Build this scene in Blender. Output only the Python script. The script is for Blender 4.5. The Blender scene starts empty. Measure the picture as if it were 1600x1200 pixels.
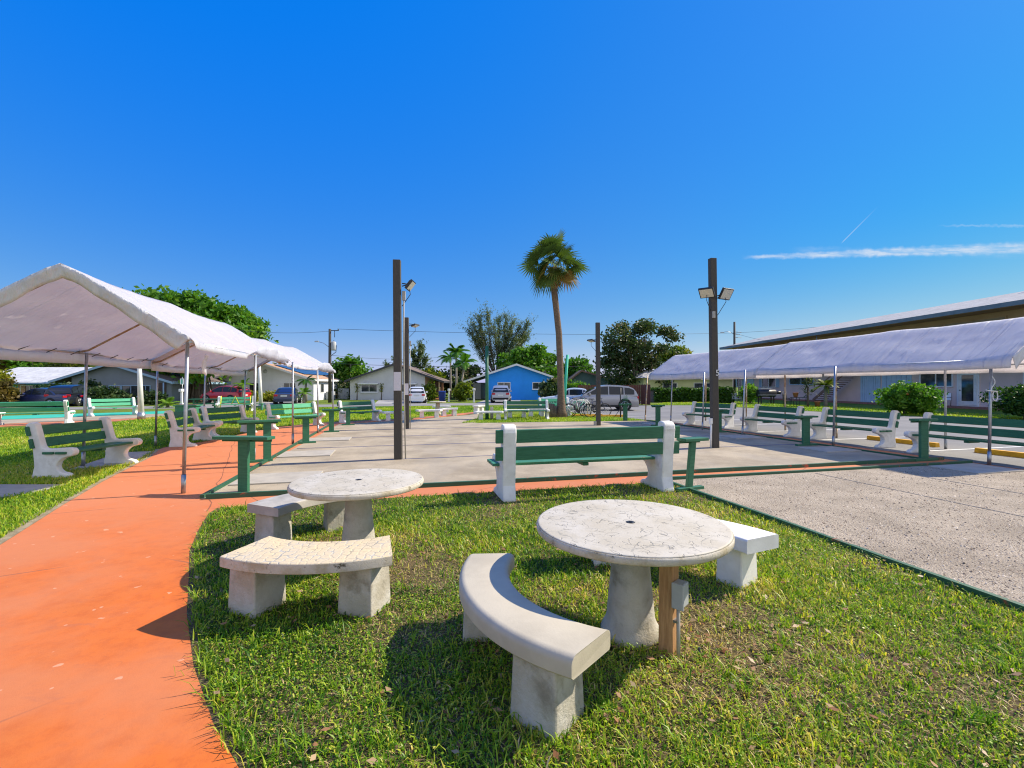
import bpy, math, random
import numpy as np
from mathutils import Vector, Matrix, noise as mnoise
from mathutils.geometry import tessellate_polygon

R = math.radians
SC = bpy.context.scene
COL = SC.collection

# ------------------------------------------------------------------ camera
cam_d = bpy.data.cameras.new('camera')
cam = bpy.data.objects.new('camera', cam_d)
COL.objects.link(cam)
cam.location = (0, 0, 1.6)
cam.rotation_euler = (R(90), 0, 0)
cam_d.sensor_width = 36.0
cam_d.lens = 16.0
cam_d.shift_y = 0.0019
cam_d.clip_start = 0.05
cam_d.clip_end = 3000
SC.camera = cam

# ------------------------------------------------------------------ light
SUN_EL = R(41.5)
SUN_AZ = math.atan2(0.952, 0.305)            # clockwise from +Y, towards the sun
world = bpy.data.worlds.new('World')
SC.world = world
world.use_nodes = True
wn, wl = world.node_tree.nodes, world.node_tree.links
wn.clear()
w_out = wn.new('ShaderNodeOutputWorld')
w_bg = wn.new('ShaderNodeBackground')
w_sky = wn.new('ShaderNodeTexSky')
w_sky.sky_type = 'NISHITA'
w_sky.sun_disc = False
w_sky.sun_elevation = SUN_EL
w_sky.sun_rotation = SUN_AZ
w_sky.altitude = 0
w_sky.air_density = 1.0
w_sky.dust_density = 0.25
w_sky.ozone_density = 4.0
w_bg.inputs[1].default_value = 0.125
w_hsv = wn.new('ShaderNodeHueSaturation')
w_hsv.inputs['Saturation'].default_value = 1.28
wl.new(w_sky.outputs[0], w_hsv.inputs['Color'])
w_tc0 = wn.new('ShaderNodeTexCoord')

def wmath(op, a, b=None, clamp=False):
    n = wn.new('ShaderNodeMath'); n.operation = op; n.use_clamp = clamp
    for i, v in enumerate((a, b)):
        if v is None: continue
        if isinstance(v, (int, float)): n.inputs[i].default_value = v
        else: wl.new(v, n.inputs[i])
    return n.outputs[0]

def wsmooth(v, a, b):
    n = wn.new('ShaderNodeMapRange'); n.interpolation_type = 'SMOOTHSTEP'
    wl.new(v, n.inputs[0]); n.inputs[1].default_value = a; n.inputs[2].default_value = b
    return n.outputs[0]

# thin high clouds, by direction in the sky
w_tc = wn.new('ShaderNodeTexCoord')
w_sep = wn.new('ShaderNodeSeparateXYZ'); wl.new(w_tc.outputs['Generated'], w_sep.inputs[0])
dy_ = wmath('MAXIMUM', w_sep.outputs[1], 0.02)
ax = wmath('DIVIDE', w_sep.outputs[0], dy_)
el = wmath('DIVIDE', w_sep.outputs[2], dy_)
w_cmb = wn.new('ShaderNodeCombineXYZ')
wl.new(wmath('MULTIPLY', ax, 9.0), w_cmb.inputs[0]); wl.new(wmath('MULTIPLY', el, 60.0), w_cmb.inputs[1])
w_nz = wn.new('ShaderNodeTexNoise'); w_nz.inputs['Scale'].default_value = 1.6; w_nz.inputs['Detail'].default_value = 7
w_nz.inputs['Roughness'].default_value = 0.62
wl.new(w_cmb.outputs[0], w_nz.inputs['Vector'])
nzv = w_nz.outputs[0]
w_cmb2 = wn.new('ShaderNodeCombineXYZ')
wl.new(wmath('MULTIPLY', ax, 40.0), w_cmb2.inputs[0]); wl.new(wmath('MULTIPLY', el, 34.0), w_cmb2.inputs[1])
w_nz2 = wn.new('ShaderNodeTexNoise'); w_nz2.inputs['Scale'].default_value = 1.5; w_nz2.inputs['Detail'].default_value = 6
wl.new(w_cmb2.outputs[0], w_nz2.inputs['Vector'])
def streak(c0, slope, x0, x1, w0, w1, amp):
    line = wmath('ADD', wmath('MULTIPLY', wmath('SUBTRACT', ax, x0), slope), c0)
    line = wmath('ADD', line, wmath('MULTIPLY', wmath('SUBTRACT', w_nz2.outputs[0], 0.5), 0.012))
    dlt = wmath('SUBTRACT', el, line)
    wid = wmath('ADD', wmath('MULTIPLY', wmath('SUBTRACT', ax, x0), (w1 - w0) / (x1 - x0)), w0)
    rel = wmath('DIVIDE', wmath('ABSOLUTE', dlt), wmath('MAXIMUM', wid, 0.0005))
    band = wmath('SUBTRACT', 1.0, wsmooth(rel, 0.1, 1.0))
    ends = wmath('MULTIPLY', wsmooth(ax, x0, x0 + 0.06), wmath('SUBTRACT', 1.0, wsmooth(ax, x1, x1 + 0.5)))
    tex = wmath('ADD', 0.35, wmath('MULTIPLY', wsmooth(nzv, 0.35, 0.7), 0.9))
    return wmath('MULTIPLY', wmath('MULTIPLY', band, ends), wmath('MULTIPLY', tex, amp))
cl = streak(0.282, 0.035, 0.50, 1.25, 0.006, 0.020, 0.75)
cl = wmath('ADD', cl, streak(0.352, 0.0, 0.93, 1.3, 0.003, 0.006, 0.30))
cl = wmath('ADD', cl, streak(0.300, -0.02, 0.60, 0.85, 0.010, 0.012, 0.16))
# short plane trail: el = 0.315 .. 0.395 over ax 0.725 .. 0.805
tl_d = wmath('ABSOLUTE', wmath('SUBTRACT', wmath('SUBTRACT', el, 0.315), wmath('MULTIPLY', wmath('SUBTRACT', ax, 0.725), 1.0)))
tl = wmath('SUBTRACT', 1.0, wsmooth(tl_d, 0.0004, 0.0022))
tl = wmath('MULTIPLY', tl, wmath('MULTIPLY', wsmooth(ax, 0.722, 0.73), wmath('SUBTRACT', 1.0, wsmooth(ax, 0.74, 0.81))))
cl = wmath('ADD', cl, wmath('MULTIPLY', tl, 0.40))
cl = wmath('MULTIPLY', cl, wmath('GREATER_THAN', w_sep.outputs[1], 0.05), clamp=True)
w_mix = wn.new('ShaderNodeMix'); w_mix.data_type = 'RGBA'
wl.new(cl, w_mix.inputs['Factor'])
# clear polarised looking blue: measured per channel response
w_ss = wn.new('ShaderNodeSeparateColor'); wl.new(w_hsv.outputs[0], w_ss.inputs[0])
sr_ = wmath('MAXIMUM', wmath('ADD', wmath('MULTIPLY', w_ss.outputs[0], 0.60), -0.12), 0.02)
sg_ = wmath('ADD', wmath('MULTIPLY', w_ss.outputs[1], 0.42), 0.69)
sb_ = wmath('MAXIMUM', wmath('ADD', wmath('MULTIPLY', w_ss.outputs[2], -0.06), 4.95), sg_)
sr_ = wmath('MINIMUM', sr_, sg_)
w_dot = wn.new('ShaderNodeVectorMath'); w_dot.operation = 'DOT_PRODUCT'
wl.new(w_tc0.outputs['Generated'], w_dot.inputs[0]); w_dot.inputs[1].default_value = (0.952, 0.305, 0.0)
w_sep0 = wn.new('ShaderNodeSeparateXYZ'); wl.new(w_tc0.outputs['Generated'], w_sep0.inputs[0])
side_ = wmath('MULTIPLY', wsmooth(w_dot.outputs['Value'], 0.35, 0.95), wsmooth(w_sep0.outputs[2], 0.06, 0.30))
sr_ = wmath('MULTIPLY', sr_, wmath('SUBTRACT', 1.0, wmath('MULTIPLY', side_, 0.62)))
sb_ = wmath('MULTIPLY', sb_, wmath('ADD', 1.0, wmath('MULTIPLY', side_, 0.14)))
w_sc = wn.new('ShaderNodeCombineColor')
wl.new(sr_, w_sc.inputs[0]); wl.new(sg_, w_sc.inputs[1]); wl.new(sb_, w_sc.inputs[2])
wl.new(w_sc.outputs[0], w_mix.inputs['A'])
w_mix.inputs['B'].default_value = (3.6, 4.2, 5.0, 1)
# unseen broken cloud added behind the viewer as fill light for shaded faces
w_nz3 = wn.new('ShaderNodeTexNoise'); w_nz3.inputs['Scale'].default_value = 3.2; w_nz3.inputs['Detail'].default_value = 8
wl.new(w_tc.outputs['Generated'], w_nz3.inputs['Vector'])
cb = wmath('MULTIPLY', wsmooth(w_nz3.outputs[0], 0.36, 0.58), wmath('SUBTRACT', 1.0, wsmooth(w_sep.outputs[1], -0.40, -0.02)))
cb = wmath('MULTIPLY', cb, wmath('SUBTRACT', 1.0, wsmooth(w_sep.outputs[2], 0.55, 0.95)))
w_mix2 = wn.new('ShaderNodeMix'); w_mix2.data_type = 'RGBA'
wl.new(wmath('MULTIPLY', cb, 0.85), w_mix2.inputs['Factor'])
wl.new(w_mix.outputs['Result'], w_mix2.inputs['A']); w_mix2.inputs['B'].default_value = (7.2, 6.8, 6.3, 1)
wl.new(w_mix2.outputs['Result'], w_bg.inputs[0])
wl.new(w_bg.outputs[0], w_out.inputs[0])

sun_d = bpy.data.lights.new('sun', 'SUN')
sun_d.energy = 4.9
sun_d.angle = R(0.5)
sun_d.color = (1.0, 0.89, 0.72)
sun = bpy.data.objects.new('sun', sun_d)
COL.objects.link(sun)
sdir = Vector((math.sin(SUN_AZ) * math.cos(SUN_EL), math.cos(SUN_AZ) * math.cos(SUN_EL), math.sin(SUN_EL)))
sun.rotation_euler = sdir.to_track_quat('Z', 'Y').to_euler()
sun.location = sdir * 80

SC.view_settings.view_transform = 'Standard'
SC.view_settings.look = 'None'
SC.view_settings.exposure = 0.52
SC.view_settings.gamma = 1
SC.cycles.use_denoising = True
SC.cycles.denoiser = 'OPENIMAGEDENOISE'
SC.cycles.denoising_input_passes = 'RGB_ALBEDO_NORMAL'
SC.cycles.denoising_prefilter = 'NONE'
SC.cycles.use_adaptive_sampling = False
SC.cycles.pixel_filter_type = 'BLACKMAN_HARRIS'
SC.cycles.filter_width = 1.15
SC.cycles.sample_clamp_indirect = 6
SC.cycles.max_bounces = 7
SC.cycles.diffuse_bounces = 4
SC.cycles.transparent_max_bounces = 8

# ------------------------------------------------------------------ site frame
F, HOR = 711.0, 603.0
CS, SN = math.cos(R(14.0)), math.sin(R(14.0))
def W(u, v, z=0.0):                      # courts' own grid -> world metres
    return Vector((u * CS - v * SN, u * SN + v * CS, z))
def G(px, py, z=0.0):                    # survey of a ground point
    d = F * (1.6 - z) / (py - HOR)
    return Vector(((px - 800.0) * d / F, d, z))
def A(px, Y, z=0.0):
    return Vector(((px - 800.0) * Y / F, Y, z))
def uvof(p):
    return p.x * CS + p.y * SN, -p.x * SN + p.y * CS

# ------------------------------------------------------------------ materials
MATS = {}
def new_mat(name):
    m = bpy.data.materials.new(name); m.use_nodes = True
    nt = m.node_tree; nt.nodes.clear()
    out = nt.nodes.new('ShaderNodeOutputMaterial')
    b = nt.nodes.new('ShaderNodeBsdfPrincipled')
    nt.links.new(b.outputs[0], out.inputs[0])
    MATS[name] = m
    return m, nt, b, out

def c4(c): return (c[0], c[1], c[2], 1.0)

class NT:
    def __init__(s, nt): s.nt = nt; s.tc = nt.nodes.new('ShaderNodeTexCoord')
    def noise(s, scale, detail=6, rough=0.55, coords='Object', stretch=None, dist=0.0, off=None, rot=None):
        n = s.nt.nodes.new('ShaderNodeTexNoise')
        n.inputs['Scale'].default_value = scale; n.inputs['Detail'].default_value = detail
        n.inputs['Roughness'].default_value = rough; n.inputs['Distortion'].default_value = dist
        s.vec(n, coords, stretch, off, rot)
        return n.outputs[0]
    def vec(s, n, coords, stretch=None, off=None, rot=None):
        if stretch or off or rot:
            mp = s.nt.nodes.new('ShaderNodeMapping')
            if stretch: mp.inputs['Scale'].default_value = stretch
            if off: mp.inputs['Location'].default_value = off
            if rot: mp.inputs['Rotation'].default_value = rot
            s.nt.links.new(s.tc.outputs[coords], mp.inputs[0]); s.nt.links.new(mp.outputs[0], n.inputs['Vector'])
        else:
            s.nt.links.new(s.tc.outputs[coords], n.inputs['Vector'])
    def voro(s, scale, feature='DISTANCE_TO_EDGE', coords='Object', stretch=None, rnd=1.0):
        n = s.nt.nodes.new('ShaderNodeTexVoronoi'); n.feature = feature
        n.inputs['Scale'].default_value = scale; n.inputs['Randomness'].default_value = rnd
        s.vec(n, coords, stretch)
        return n.outputs['Distance']
    def map(s, v, a, b, lo=0.0, hi=1.0, smooth=True):
        n = s.nt.nodes.new('ShaderNodeMapRange')
        if smooth: n.interpolation_type = 'SMOOTHSTEP'
        s.nt.links.new(v, n.inputs[0])
        n.inputs[1].default_value = a; n.inputs[2].default_value = b; n.inputs[3].default_value = lo; n.inputs[4].default_value = hi
        return n.outputs[0]
    def math(s, op, a, b=None):
        n = s.nt.nodes.new('ShaderNodeMath'); n.operation = op
        for i, v in enumerate((a, b)):
            if v is None: continue
            if isinstance(v, (int, float)): n.inputs[i].default_value = v
            else: s.nt.links.new(v, n.inputs[i])
        return n.outputs[0]
    def mix(s, f, a, b, mode='MIX'):
        n = s.nt.nodes.new('ShaderNodeMix'); n.data_type = 'RGBA'; n.blend_type = mode
        if isinstance(f, (int, float)): n.inputs['Factor'].default_value = f
        else: s.nt.links.new(f, n.inputs['Factor'])
        for k, v in (('A', a), ('B', b)):
            if isinstance(v, (tuple, list)): n.inputs[k].default_value = c4(v)
            else: s.nt.links.new(v, n.inputs[k])
        return n.outputs['Result']
    def bump(s, b, h, strength=0.3, dist=0.01):
        n = s.nt.nodes.new('ShaderNodeBump'); n.inputs['Strength'].default_value = strength; n.inputs['Distance'].default_value = dist
        s.nt.links.new(h, n.inputs['Height']); s.nt.links.new(n.outputs[0], b.inputs['Normal'])
        return n
    def set(s, b, key, v):
        if isinstance(v, (tuple, list)): b.inputs[key].default_value = c4(v)
        elif isinstance(v, (int, float)): b.inputs[key].default_value = v
        else: s.nt.links.new(v, b.inputs[key])
    def objrand(s):
        n = s.nt.nodes.new('ShaderNodeObjectInfo'); return n.outputs['Random']

def simple(name, col, col2=None, scale=6, rough=0.7, metal=0.0, bump=0.0, bscale=80, lo=0.35, hi=0.65, dirt=None, spec=0.4, bdist=0.004, stretch=None, coat=0.0):
    m, nt, b, out = new_mat(name); N = NT(nt)
    base = col
    if col2 is not None:
        base = N.mix(N.map(N.noise(scale, 7, 0.6, stretch=stretch), lo, hi), col, col2)
    if dirt:
        dc, ds, dlo, dhi, amt = dirt
        base = N.mix(N.map(N.noise(ds, 8, 0.65, off=(3.1, 7.7, 1.3)), dlo, dhi, 0, amt), base, dc)
    N.set(b, 'Base Color', base)
    b.inputs['Roughness'].default_value = rough; b.inputs['Metallic'].default_value = metal
    b.inputs['Specular IOR Level'].default_value = spec
    if coat: b.inputs['Coat Weight'].default_value = coat; b.inputs['Coat Roughness'].default_value = 0.05
    if bump: N.bump(b, N.noise(bscale, 8, 0.65), bump, bdist)
    return m

# ------------------------------------------------------------------ mesh builder
class MB:
    def __init__(s): s.v = []; s.f = []; s.sm = []
    def add(s, vs, fs, smooth=False):
        o = len(s.v); s.v.extend([tuple(p) for p in vs])
        s.f.extend([tuple(i + o for i in f) for f in fs]); s.sm.extend([smooth] * len(fs)); return s
    def hexa(s, p):                                   # 8 points: bottom 4 ccw, top 4 ccw
        return s.add(p, [(3, 2, 1, 0), (4, 5, 6, 7), (0, 1, 5, 4), (1, 2, 6, 5), (2, 3, 7, 6), (3, 0, 4, 7)])
    def box(s, c, d, rot=None):
        hx, hy, hz = d[0] / 2, d[1] / 2, d[2] / 2
        p = [Vector(q) for q in ((-hx, -hy, -hz), (hx, -hy, -hz), (hx, hy, -hz), (-hx, hy, -hz), (-hx, -hy, hz), (hx, -hy, hz), (hx, hy, hz), (-hx, hy, hz))]
        if rot is not None: p = [rot @ q for q in p]
        return s.hexa([q + Vector(c) for q in p])
    def bx(s, x0, x1, y0, y1, z0, z1):
        return s.box(((x0 + x1) / 2, (y0 + y1) / 2, (z0 + z1) / 2), (x1 - x0, y1 - y0, z1 - z0))
    def tube(s, pts, rad, n=10, cap=True, closed=False):
        pts = [Vector(p) for p in pts]
        if isinstance(rad, (int, float)): rad = [rad] * len(pts)
        vs, fs = [], []; m = len(pts); up = None
        for i, p in enumerate(pts):
            if closed: t = pts[(i + 1) % m] - pts[i - 1]
            else: t = pts[min(i + 1, m - 1)] - pts[max(i - 1, 0)]
            t.normalize()
            if up is None: up = Vector((0, 0, 1)) if abs(t.z) < 0.9 else Vector((0, 1, 0))
            a = t.cross(up)
            if a.length < 1e-4: a = t.cross(Vector((1, 0, 0)))
            a.normalize(); b = a.cross(t); up = b
            for k in range(n):
                an = 2 * math.pi * k / n
                vs.append(p + (a * math.cos(an) + b * math.sin(an)) * rad[i])
        for i in range(m if closed else m - 1):
            j = (i + 1) % m
            for k in range(n):
                q = (k + 1) % n
                fs.append((i * n + k, i * n + q, j * n + q, j * n + k))
        s.add(vs, fs, True)
        if cap and not closed:
            o = len(s.v) - len(vs)
            s.f.append(tuple(o + k for k in range(n))[::-1]); s.sm.append(False)
            s.f.append(tuple(o + (m - 1) * n + k for k in range(n))); s.sm.append(False)
        return s
    def lathe(s, prof, c=(0, 0, 0), n=40, smooth=True):
        vs, fs = [], []
        for r, z in prof:
            for k in range(n):
                a = 2 * math.pi * k / n; vs.append((c[0] + r * math.cos(a), c[1] + r * math.sin(a), c[2] + z))
        for i in range(len(prof) - 1):
            for k in range(n):
                q = (k + 1) % n; fs.append((i * n + k, i * n + q, (i + 1) * n + q, (i + 1) * n + k))
        s.add(vs, fs, smooth)
        o = len(s.v) - len(vs)
        if prof[0][0] > 1e-5: s.f.append(tuple(o + k for k in range(n))[::-1]); s.sm.append(False)
        if prof[-1][0] > 1e-5: s.f.append(tuple(o + (len(prof) - 1) * n + k for k in range(n))); s.sm.append(False)
        return s
    def prism(s, poly, fn, d0, d1):
        """poly 2D ccw list; fn(a,b,d)->point; extruded d0..d1"""
        n = len(poly)
        vs = [fn(a, b, d0) for a, b in poly] + [fn(a, b, d1) for a, b in poly]
        fs = [(i, (i + 1) % n, n + (i + 1) % n, n + i) for i in range(n)]
        fs += [tuple(range(n))[::-1], tuple(range(n, 2 * n))]
        return s.add(vs, fs)
    def build(s, name, mat, parent=None, loc=None, bevel=0.0, seg=2, allsmooth=None, rotz=0.0, recalc=True):
        me = bpy.data.meshes.new(name); me.from_pydata(s.v, [], s.f)
        sm = s.sm if allsmooth is None else [allsmooth] * len(s.f)
        me.polygons.foreach_set('use_smooth', sm)
        if recalc:
            import bmesh
            bm = bmesh.new(); bm.from_mesh(me); bmesh.ops.recalc_face_normals(bm, faces=bm.faces); bm.to_mesh(me); bm.free()
        me.materials.append(MATS[mat] if isinstance(mat, str) else mat); me.update()
        o = bpy.data.objects.new(name, me); COL.objects.link(o)
        if parent is not None: o.parent = parent
        if loc is not None: o.location = loc
        o.rotation_euler.z = rotz
        if bevel:
            b = o.modifiers.new('bevel', 'BEVEL'); b.width = bevel; b.segments = seg; b.limit_method = 'ANGLE'; b.angle_limit = R(35)
        return o

def tag(o, label=None, cat=None, group=None, kind=None):
    if label: o['label'] = label
    if cat: o['category'] = cat
    if group: o['group'] = group
    if kind: o['kind'] = kind
    return o
def empty(name, label, cat, loc=(0, 0, 0), rz=0.0, group=None):
    o = bpy.data.objects.new(name, None); COL.objects.link(o); o.empty_display_size = 0.2
    o.location = loc; o.rotation_euler.z = rz
    return tag(o, label, cat, group)
def copy_tree(o, parent=None):
    c = o.copy(); COL.objects.link(c)
    if parent is not None: c.parent = parent
    for ch in list(o.children): copy_tree(ch, c)
    return c
def sheet(name, pts, z, mat, kind='structure', skirt=0.0):
    pts = [Vector((p[0], p[1], 0)) for p in pts]
    tris = tessellate_polygon([pts])
    vs = [(p.x, p.y, z) for p in pts]
    m = MB(); m.add(vs, [tuple(t) for t in tris])
    o = m.build(name, mat)
    me = o.data
    if me.polygons and me.polygons[0].normal.z < 0: me.flip_normals()
    o['kind'] = kind
    return o
def dirrot(f):                            # rotation that turns local +y to face direction f (world xy)
    return math.atan2(f[1], f[0]) - math.pi / 2
def uvdir(fu, fv):
    w = W(fu, fv); return (w.x, w.y)
rng = np.random.default_rng(11)
random.seed(5)
# ------------------------------------------------------------------ materials
simple('white_concrete', (0.80, 0.795, 0.775), (0.70, 0.69, 0.655), 5, 0.8, bump=0.35, bscale=70, dirt=((0.30, 0.27, 0.20), 3.2, 0.56, 0.78, 0.7))
simple('grey_concrete', (0.48, 0.455, 0.41), (0.36, 0.34, 0.30), 4, 0.85, bump=0.5, bscale=60, dirt=((0.22, 0.21, 0.17), 5, 0.55, 0.8, 0.7))
simple('leg_concrete', (0.52, 0.50, 0.45), (0.40, 0.365, 0.29), 4, 0.85, bump=0.9, bscale=42, dirt=((0.20, 0.18, 0.13), 5, 0.52, 0.72, 0.75), bdist=0.009)
simple('smooth_cement', (0.53, 0.475, 0.36), (0.45, 0.40, 0.30), 3, 0.75, bump=0.25, bscale=90, dirt=((0.36, 0.32, 0.24), 2.2, 0.5, 0.75, 0.5))
simple('pad_concrete', (0.44, 0.405, 0.34), (0.36, 0.33, 0.28), 3, 0.9, bump=0.3, bscale=70)
simple('sunlit_green_paint', (0.06, 0.36, 0.19), (0.085, 0.42, 0.24), 4, 0.5, stretch=(1, 8, 8))  # bench green again, with the sunshine on the slats put into its colour
simple('green_paint', (0.022, 0.122, 0.062), (0.034, 0.155, 0.082), 5, 0.5, bump=0.15, bscale=40, dirt=((0.010, 0.055, 0.03), 4, 0.58, 0.8, 0.5), stretch=(1, 8, 8))
m, nt, b, out = new_mat('worn_green_paint'); N = NT(nt)
wear = N.map(N.noise(6, 9, 0.7, stretch=(0.8, 4, 4)), 0.60, 0.64)
wear2 = N.map(N.noise(2.0, 4, 0.5), 0.45, 0.6)
N.set(b, 'Base Color', N.mix(N.math('MULTIPLY', wear, wear2), N.mix(N.map(N.noise(4), 0.35, 0.65), (0.05, 0.23, 0.13), (0.035, 0.18, 0.10)), (0.45, 0.25, 0.13)))
b.inputs['Roughness'].default_value = 0.55; N.bump(b, N.noise(40, 6, stretch=(1, 8, 8)), 0.2, 0.003)
m, nt, b, out = new_mat('timber_edging_paint'); N = NT(nt)
wear = N.map(N.noise(3.4, 8, 0.75), 0.58, 0.66)
N.set(b, 'Base Color', N.mix(wear, (0.020, 0.10, 0.05), (0.34, 0.085, 0.04)))
b.inputs['Roughness'].default_value = 0.6; N.bump(b, N.noise(30, 6), 0.3, 0.004)
simple('galvanised', (0.42, 0.44, 0.46), (0.33, 0.35, 0.37), 9, 0.42, 0.85, dirt=((0.22, 0.12, 0.06), 8, 0.62, 0.75, 0.6))
simple('rusty_steel', (0.45, 0.40, 0.33), (0.36, 0.21, 0.10), 7, 0.6, 0.5)
simple('pole_wood', (0.055, 0.050, 0.042), (0.075, 0.066, 0.054), 14, 0.75, bump=0.3, bscale=40, stretch=(6, 6, 0.7))
simple('conduit_grey', (0.33, 0.32, 0.28), (0.40, 0.38, 0.33), 6, 0.6)
simple('plastic_grey', (0.36, 0.38, 0.39), (0.42, 0.44, 0.45), 8, 0.5)
simple('black_metal', (0.022, 0.022, 0.024), (0.035, 0.035, 0.037), 8, 0.45)
simple('lamp_glass', (0.62, 0.60, 0.50), (0.5, 0.5, 0.45), 30, 0.2)
simple('cut_timber', (0.52, 0.30, 0.135), (0.38, 0.20, 0.085), 9, 0.8, bump=0.3, bscale=30, stretch=(9, 9, 0.8))
simple('rope_blue', (0.06, 0.09, 0.24), (0.10, 0.13, 0.28), 9, 0.8)
simple('white_cord', (0.75, 0.75, 0.72), None, rough=0.8)
simple('white_paint', (0.78, 0.78, 0.76), (0.68, 0.68, 0.66), 4, 0.6)
simple('line_paint', (0.68, 0.68, 0.66), (0.35, 0.35, 0.34), 5, 0.8, lo=0.5, hi=0.72)
simple('yellow_paint', (0.78, 0.42, 0.02), (0.65, 0.33, 0.02), 5, 0.65, dirt=((0.25, 0.22, 0.16), 6, 0.6, 0.75, 0.6))
simple('yellow_tape', (0.75, 0.72, 0.05), None, rough=0.5)
simple('turquoise_paint', (0.03, 0.42, 0.28), (0.06, 0.48, 0.33), 1.5, 0.7)
simple('rust_red_post', (0.15, 0.06, 0.04), (0.2, 0.08, 0.05), 3, 0.8)

# painted orange path
m, nt, b, out = new_mat('orange_path'); N = NT(nt)
base = N.mix(N.map(N.noise(0.9, 8, 0.6), 0.35, 0.68), (0.66, 0.150, 0.020), (0.57, 0.155, 0.034))
base = N.mix(N.map(N.noise(3.0, 8, 0.7, stretch=(1, 0.35, 1)), 0.55, 0.8, 0, 0.55), base, (0.56, 0.19, 0.08))
base = N.mix(N.map(N.noise(7, 6, 0.7), 0.40, 0.70, 0, 0.75), base, (0.50, 0.112, 0.022))
base = N.mix(N.map(N.noise(17, 5, 0.7), 0.60, 0.74, 0, 0.6), base, (0.42, 0.11, 0.035))
base = N.mix(N.map(N.noise(260, 3, 0.8), 0.62, 0.8, 0, 0.35), base, (0.28, 0.08, 0.03))
crk = N.math('MULTIPLY', N.map(N.voro(0.42), 0.0, 0.006, 1, 0), N.map(N.noise(0.5), 0.42, 0.55))
base = N.mix(N.map(N.noise(0.45, 7, 0.6, off=(2, 8, 0)), 0.44, 0.62, 0, 0.7), base, (0.56, 0.20, 0.085))
base = N.mix(N.map(N.noise(2.2, 9, 0.75, stretch=(0.5, 1.5, 1), off=(7, 3, 0)), 0.56, 0.70, 0, 0.45), base, (0.40, 0.14, 0.075))
sy = N.nt.nodes.new('ShaderNodeSeparateXYZ'); N.nt.links.new(N.tc.outputs['Object'], sy.inputs[0])
worn = N.math('MULTIPLY', N.map(N.math('ADD', sy.outputs[1], N.math('MULTIPLY', N.noise(0.8, 4), 2.5)), 4.2, 8.5), N.map(N.noise(2.6, 8, 0.7, off=(1, 5, 0)), 0.25, 0.55, 0.55, 0.95))
base = N.mix(worn, base, (0.565, 0.20, 0.092))
base = N.mix(crk, base, (0.30, 0.11, 0.06))
spot = N.math('MULTIPLY', N.map(N.noise(9, 2), 0.70, 0.72), 0.7)
base = N.mix(spot, base, (0.74, 0.36, 0.22))
N.set(b, 'Base Color', base); b.inputs['Roughness'].default_value = 0.72; b.inputs['Specular IOR Level'].default_value = 0.3
N.bump(b, N.math('ADD', N.noise(120, 6, 0.7), N.math('MULTIPLY', N.noise(5, 4), 2.0)), 0.28, 0.004)

simple('path_crack', (0.36, 0.12, 0.06), (0.22, 0.09, 0.05), 8, 0.9)
# court: packed shell / coarse grit
m, nt, b, out = new_mat('court_grit'); N = NT(nt)
base = N.mix(N.map(N.noise(1.3, 8, 0.65), 0.35, 0.66), (0.46, 0.385, 0.29), (0.33, 0.275, 0.205))
base = N.mix(N.map(N.noise(4, 9, 0.75, stretch=(0.5, 1.6, 1)), 0.56, 0.78, 0, 0.65), base, (0.27, 0.245, 0.20))
base = N.mix(N.map(N.noise(7, 9, 0.75), 0.58, 0.8, 0, 0.7), base, (0.56, 0.50, 0.40))
sp = N.voro(55, 'F1')
base = N.mix(N.map(sp, 0.05, 0.42, 0.9, 0.0), base, (0.17, 0.135, 0.10))
base = N.mix(N.map(N.voro(85, 'F1'), 0.0, 0.35, 0.8, 0.0), base, (0.66, 0.60, 0.50))
base = N.mix(N.map(N.noise(42, 2), 0.71, 0.74, 0, 0.9), base, (0.06, 0.055, 0.05))
N.set(b, 'Base Color', base); b.inputs['Roughness'].default_value = 0.95; b.inputs['Specular IOR Level'].default_value = 0.15
N.bump(b, N.math('ADD', N.noise(55, 8, 0.8), N.math('MULTIPLY', sp, 1.2)), 0.8, 0.012)

m, nt, b, out = new_mat('court_packed'); N = NT(nt)
base = N.mix(N.map(N.noise(0.8, 8, 0.65), 0.35, 0.66), (0.45, 0.38, 0.275), (0.30, 0.25, 0.18))
base = N.mix(N.map(N.noise(3, 9, 0.75, stretch=(0.6, 1.5, 1)), 0.55, 0.8, 0, 0.6), base, (0.33, 0.295, 0.24))
base = N.mix(N.map(N.noise(22, 8, 0.8), 0.60, 0.8, 0, 0.5), base, (0.62, 0.55, 0.44))
base = N.mix(N.map(N.noise(13, 4, 0.85, off=(5, 1, 0)), 0.60, 0.70, 0, 0.75), base, (0.19, 0.165, 0.13))
base = N.mix(N.map(N.noise(0.35, 6, 0.6, stretch=(2.4, 0.8, 1)), 0.48, 0.62, 0, 0.35), base, (0.30, 0.27, 0.23))
base = N.mix(N.map(N.noise(45, 4, 0.8), 0.58, 0.70, 0, 0.7), base, (0.25, 0.215, 0.17))
N.set(b, 'Base Color', base); b.inputs['Roughness'].default_value = 0.95; b.inputs['Specular IOR Level'].default_value = 0.15
N.bump(b, N.noise(40, 8, 0.75), 0.5, 0.01)

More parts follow.
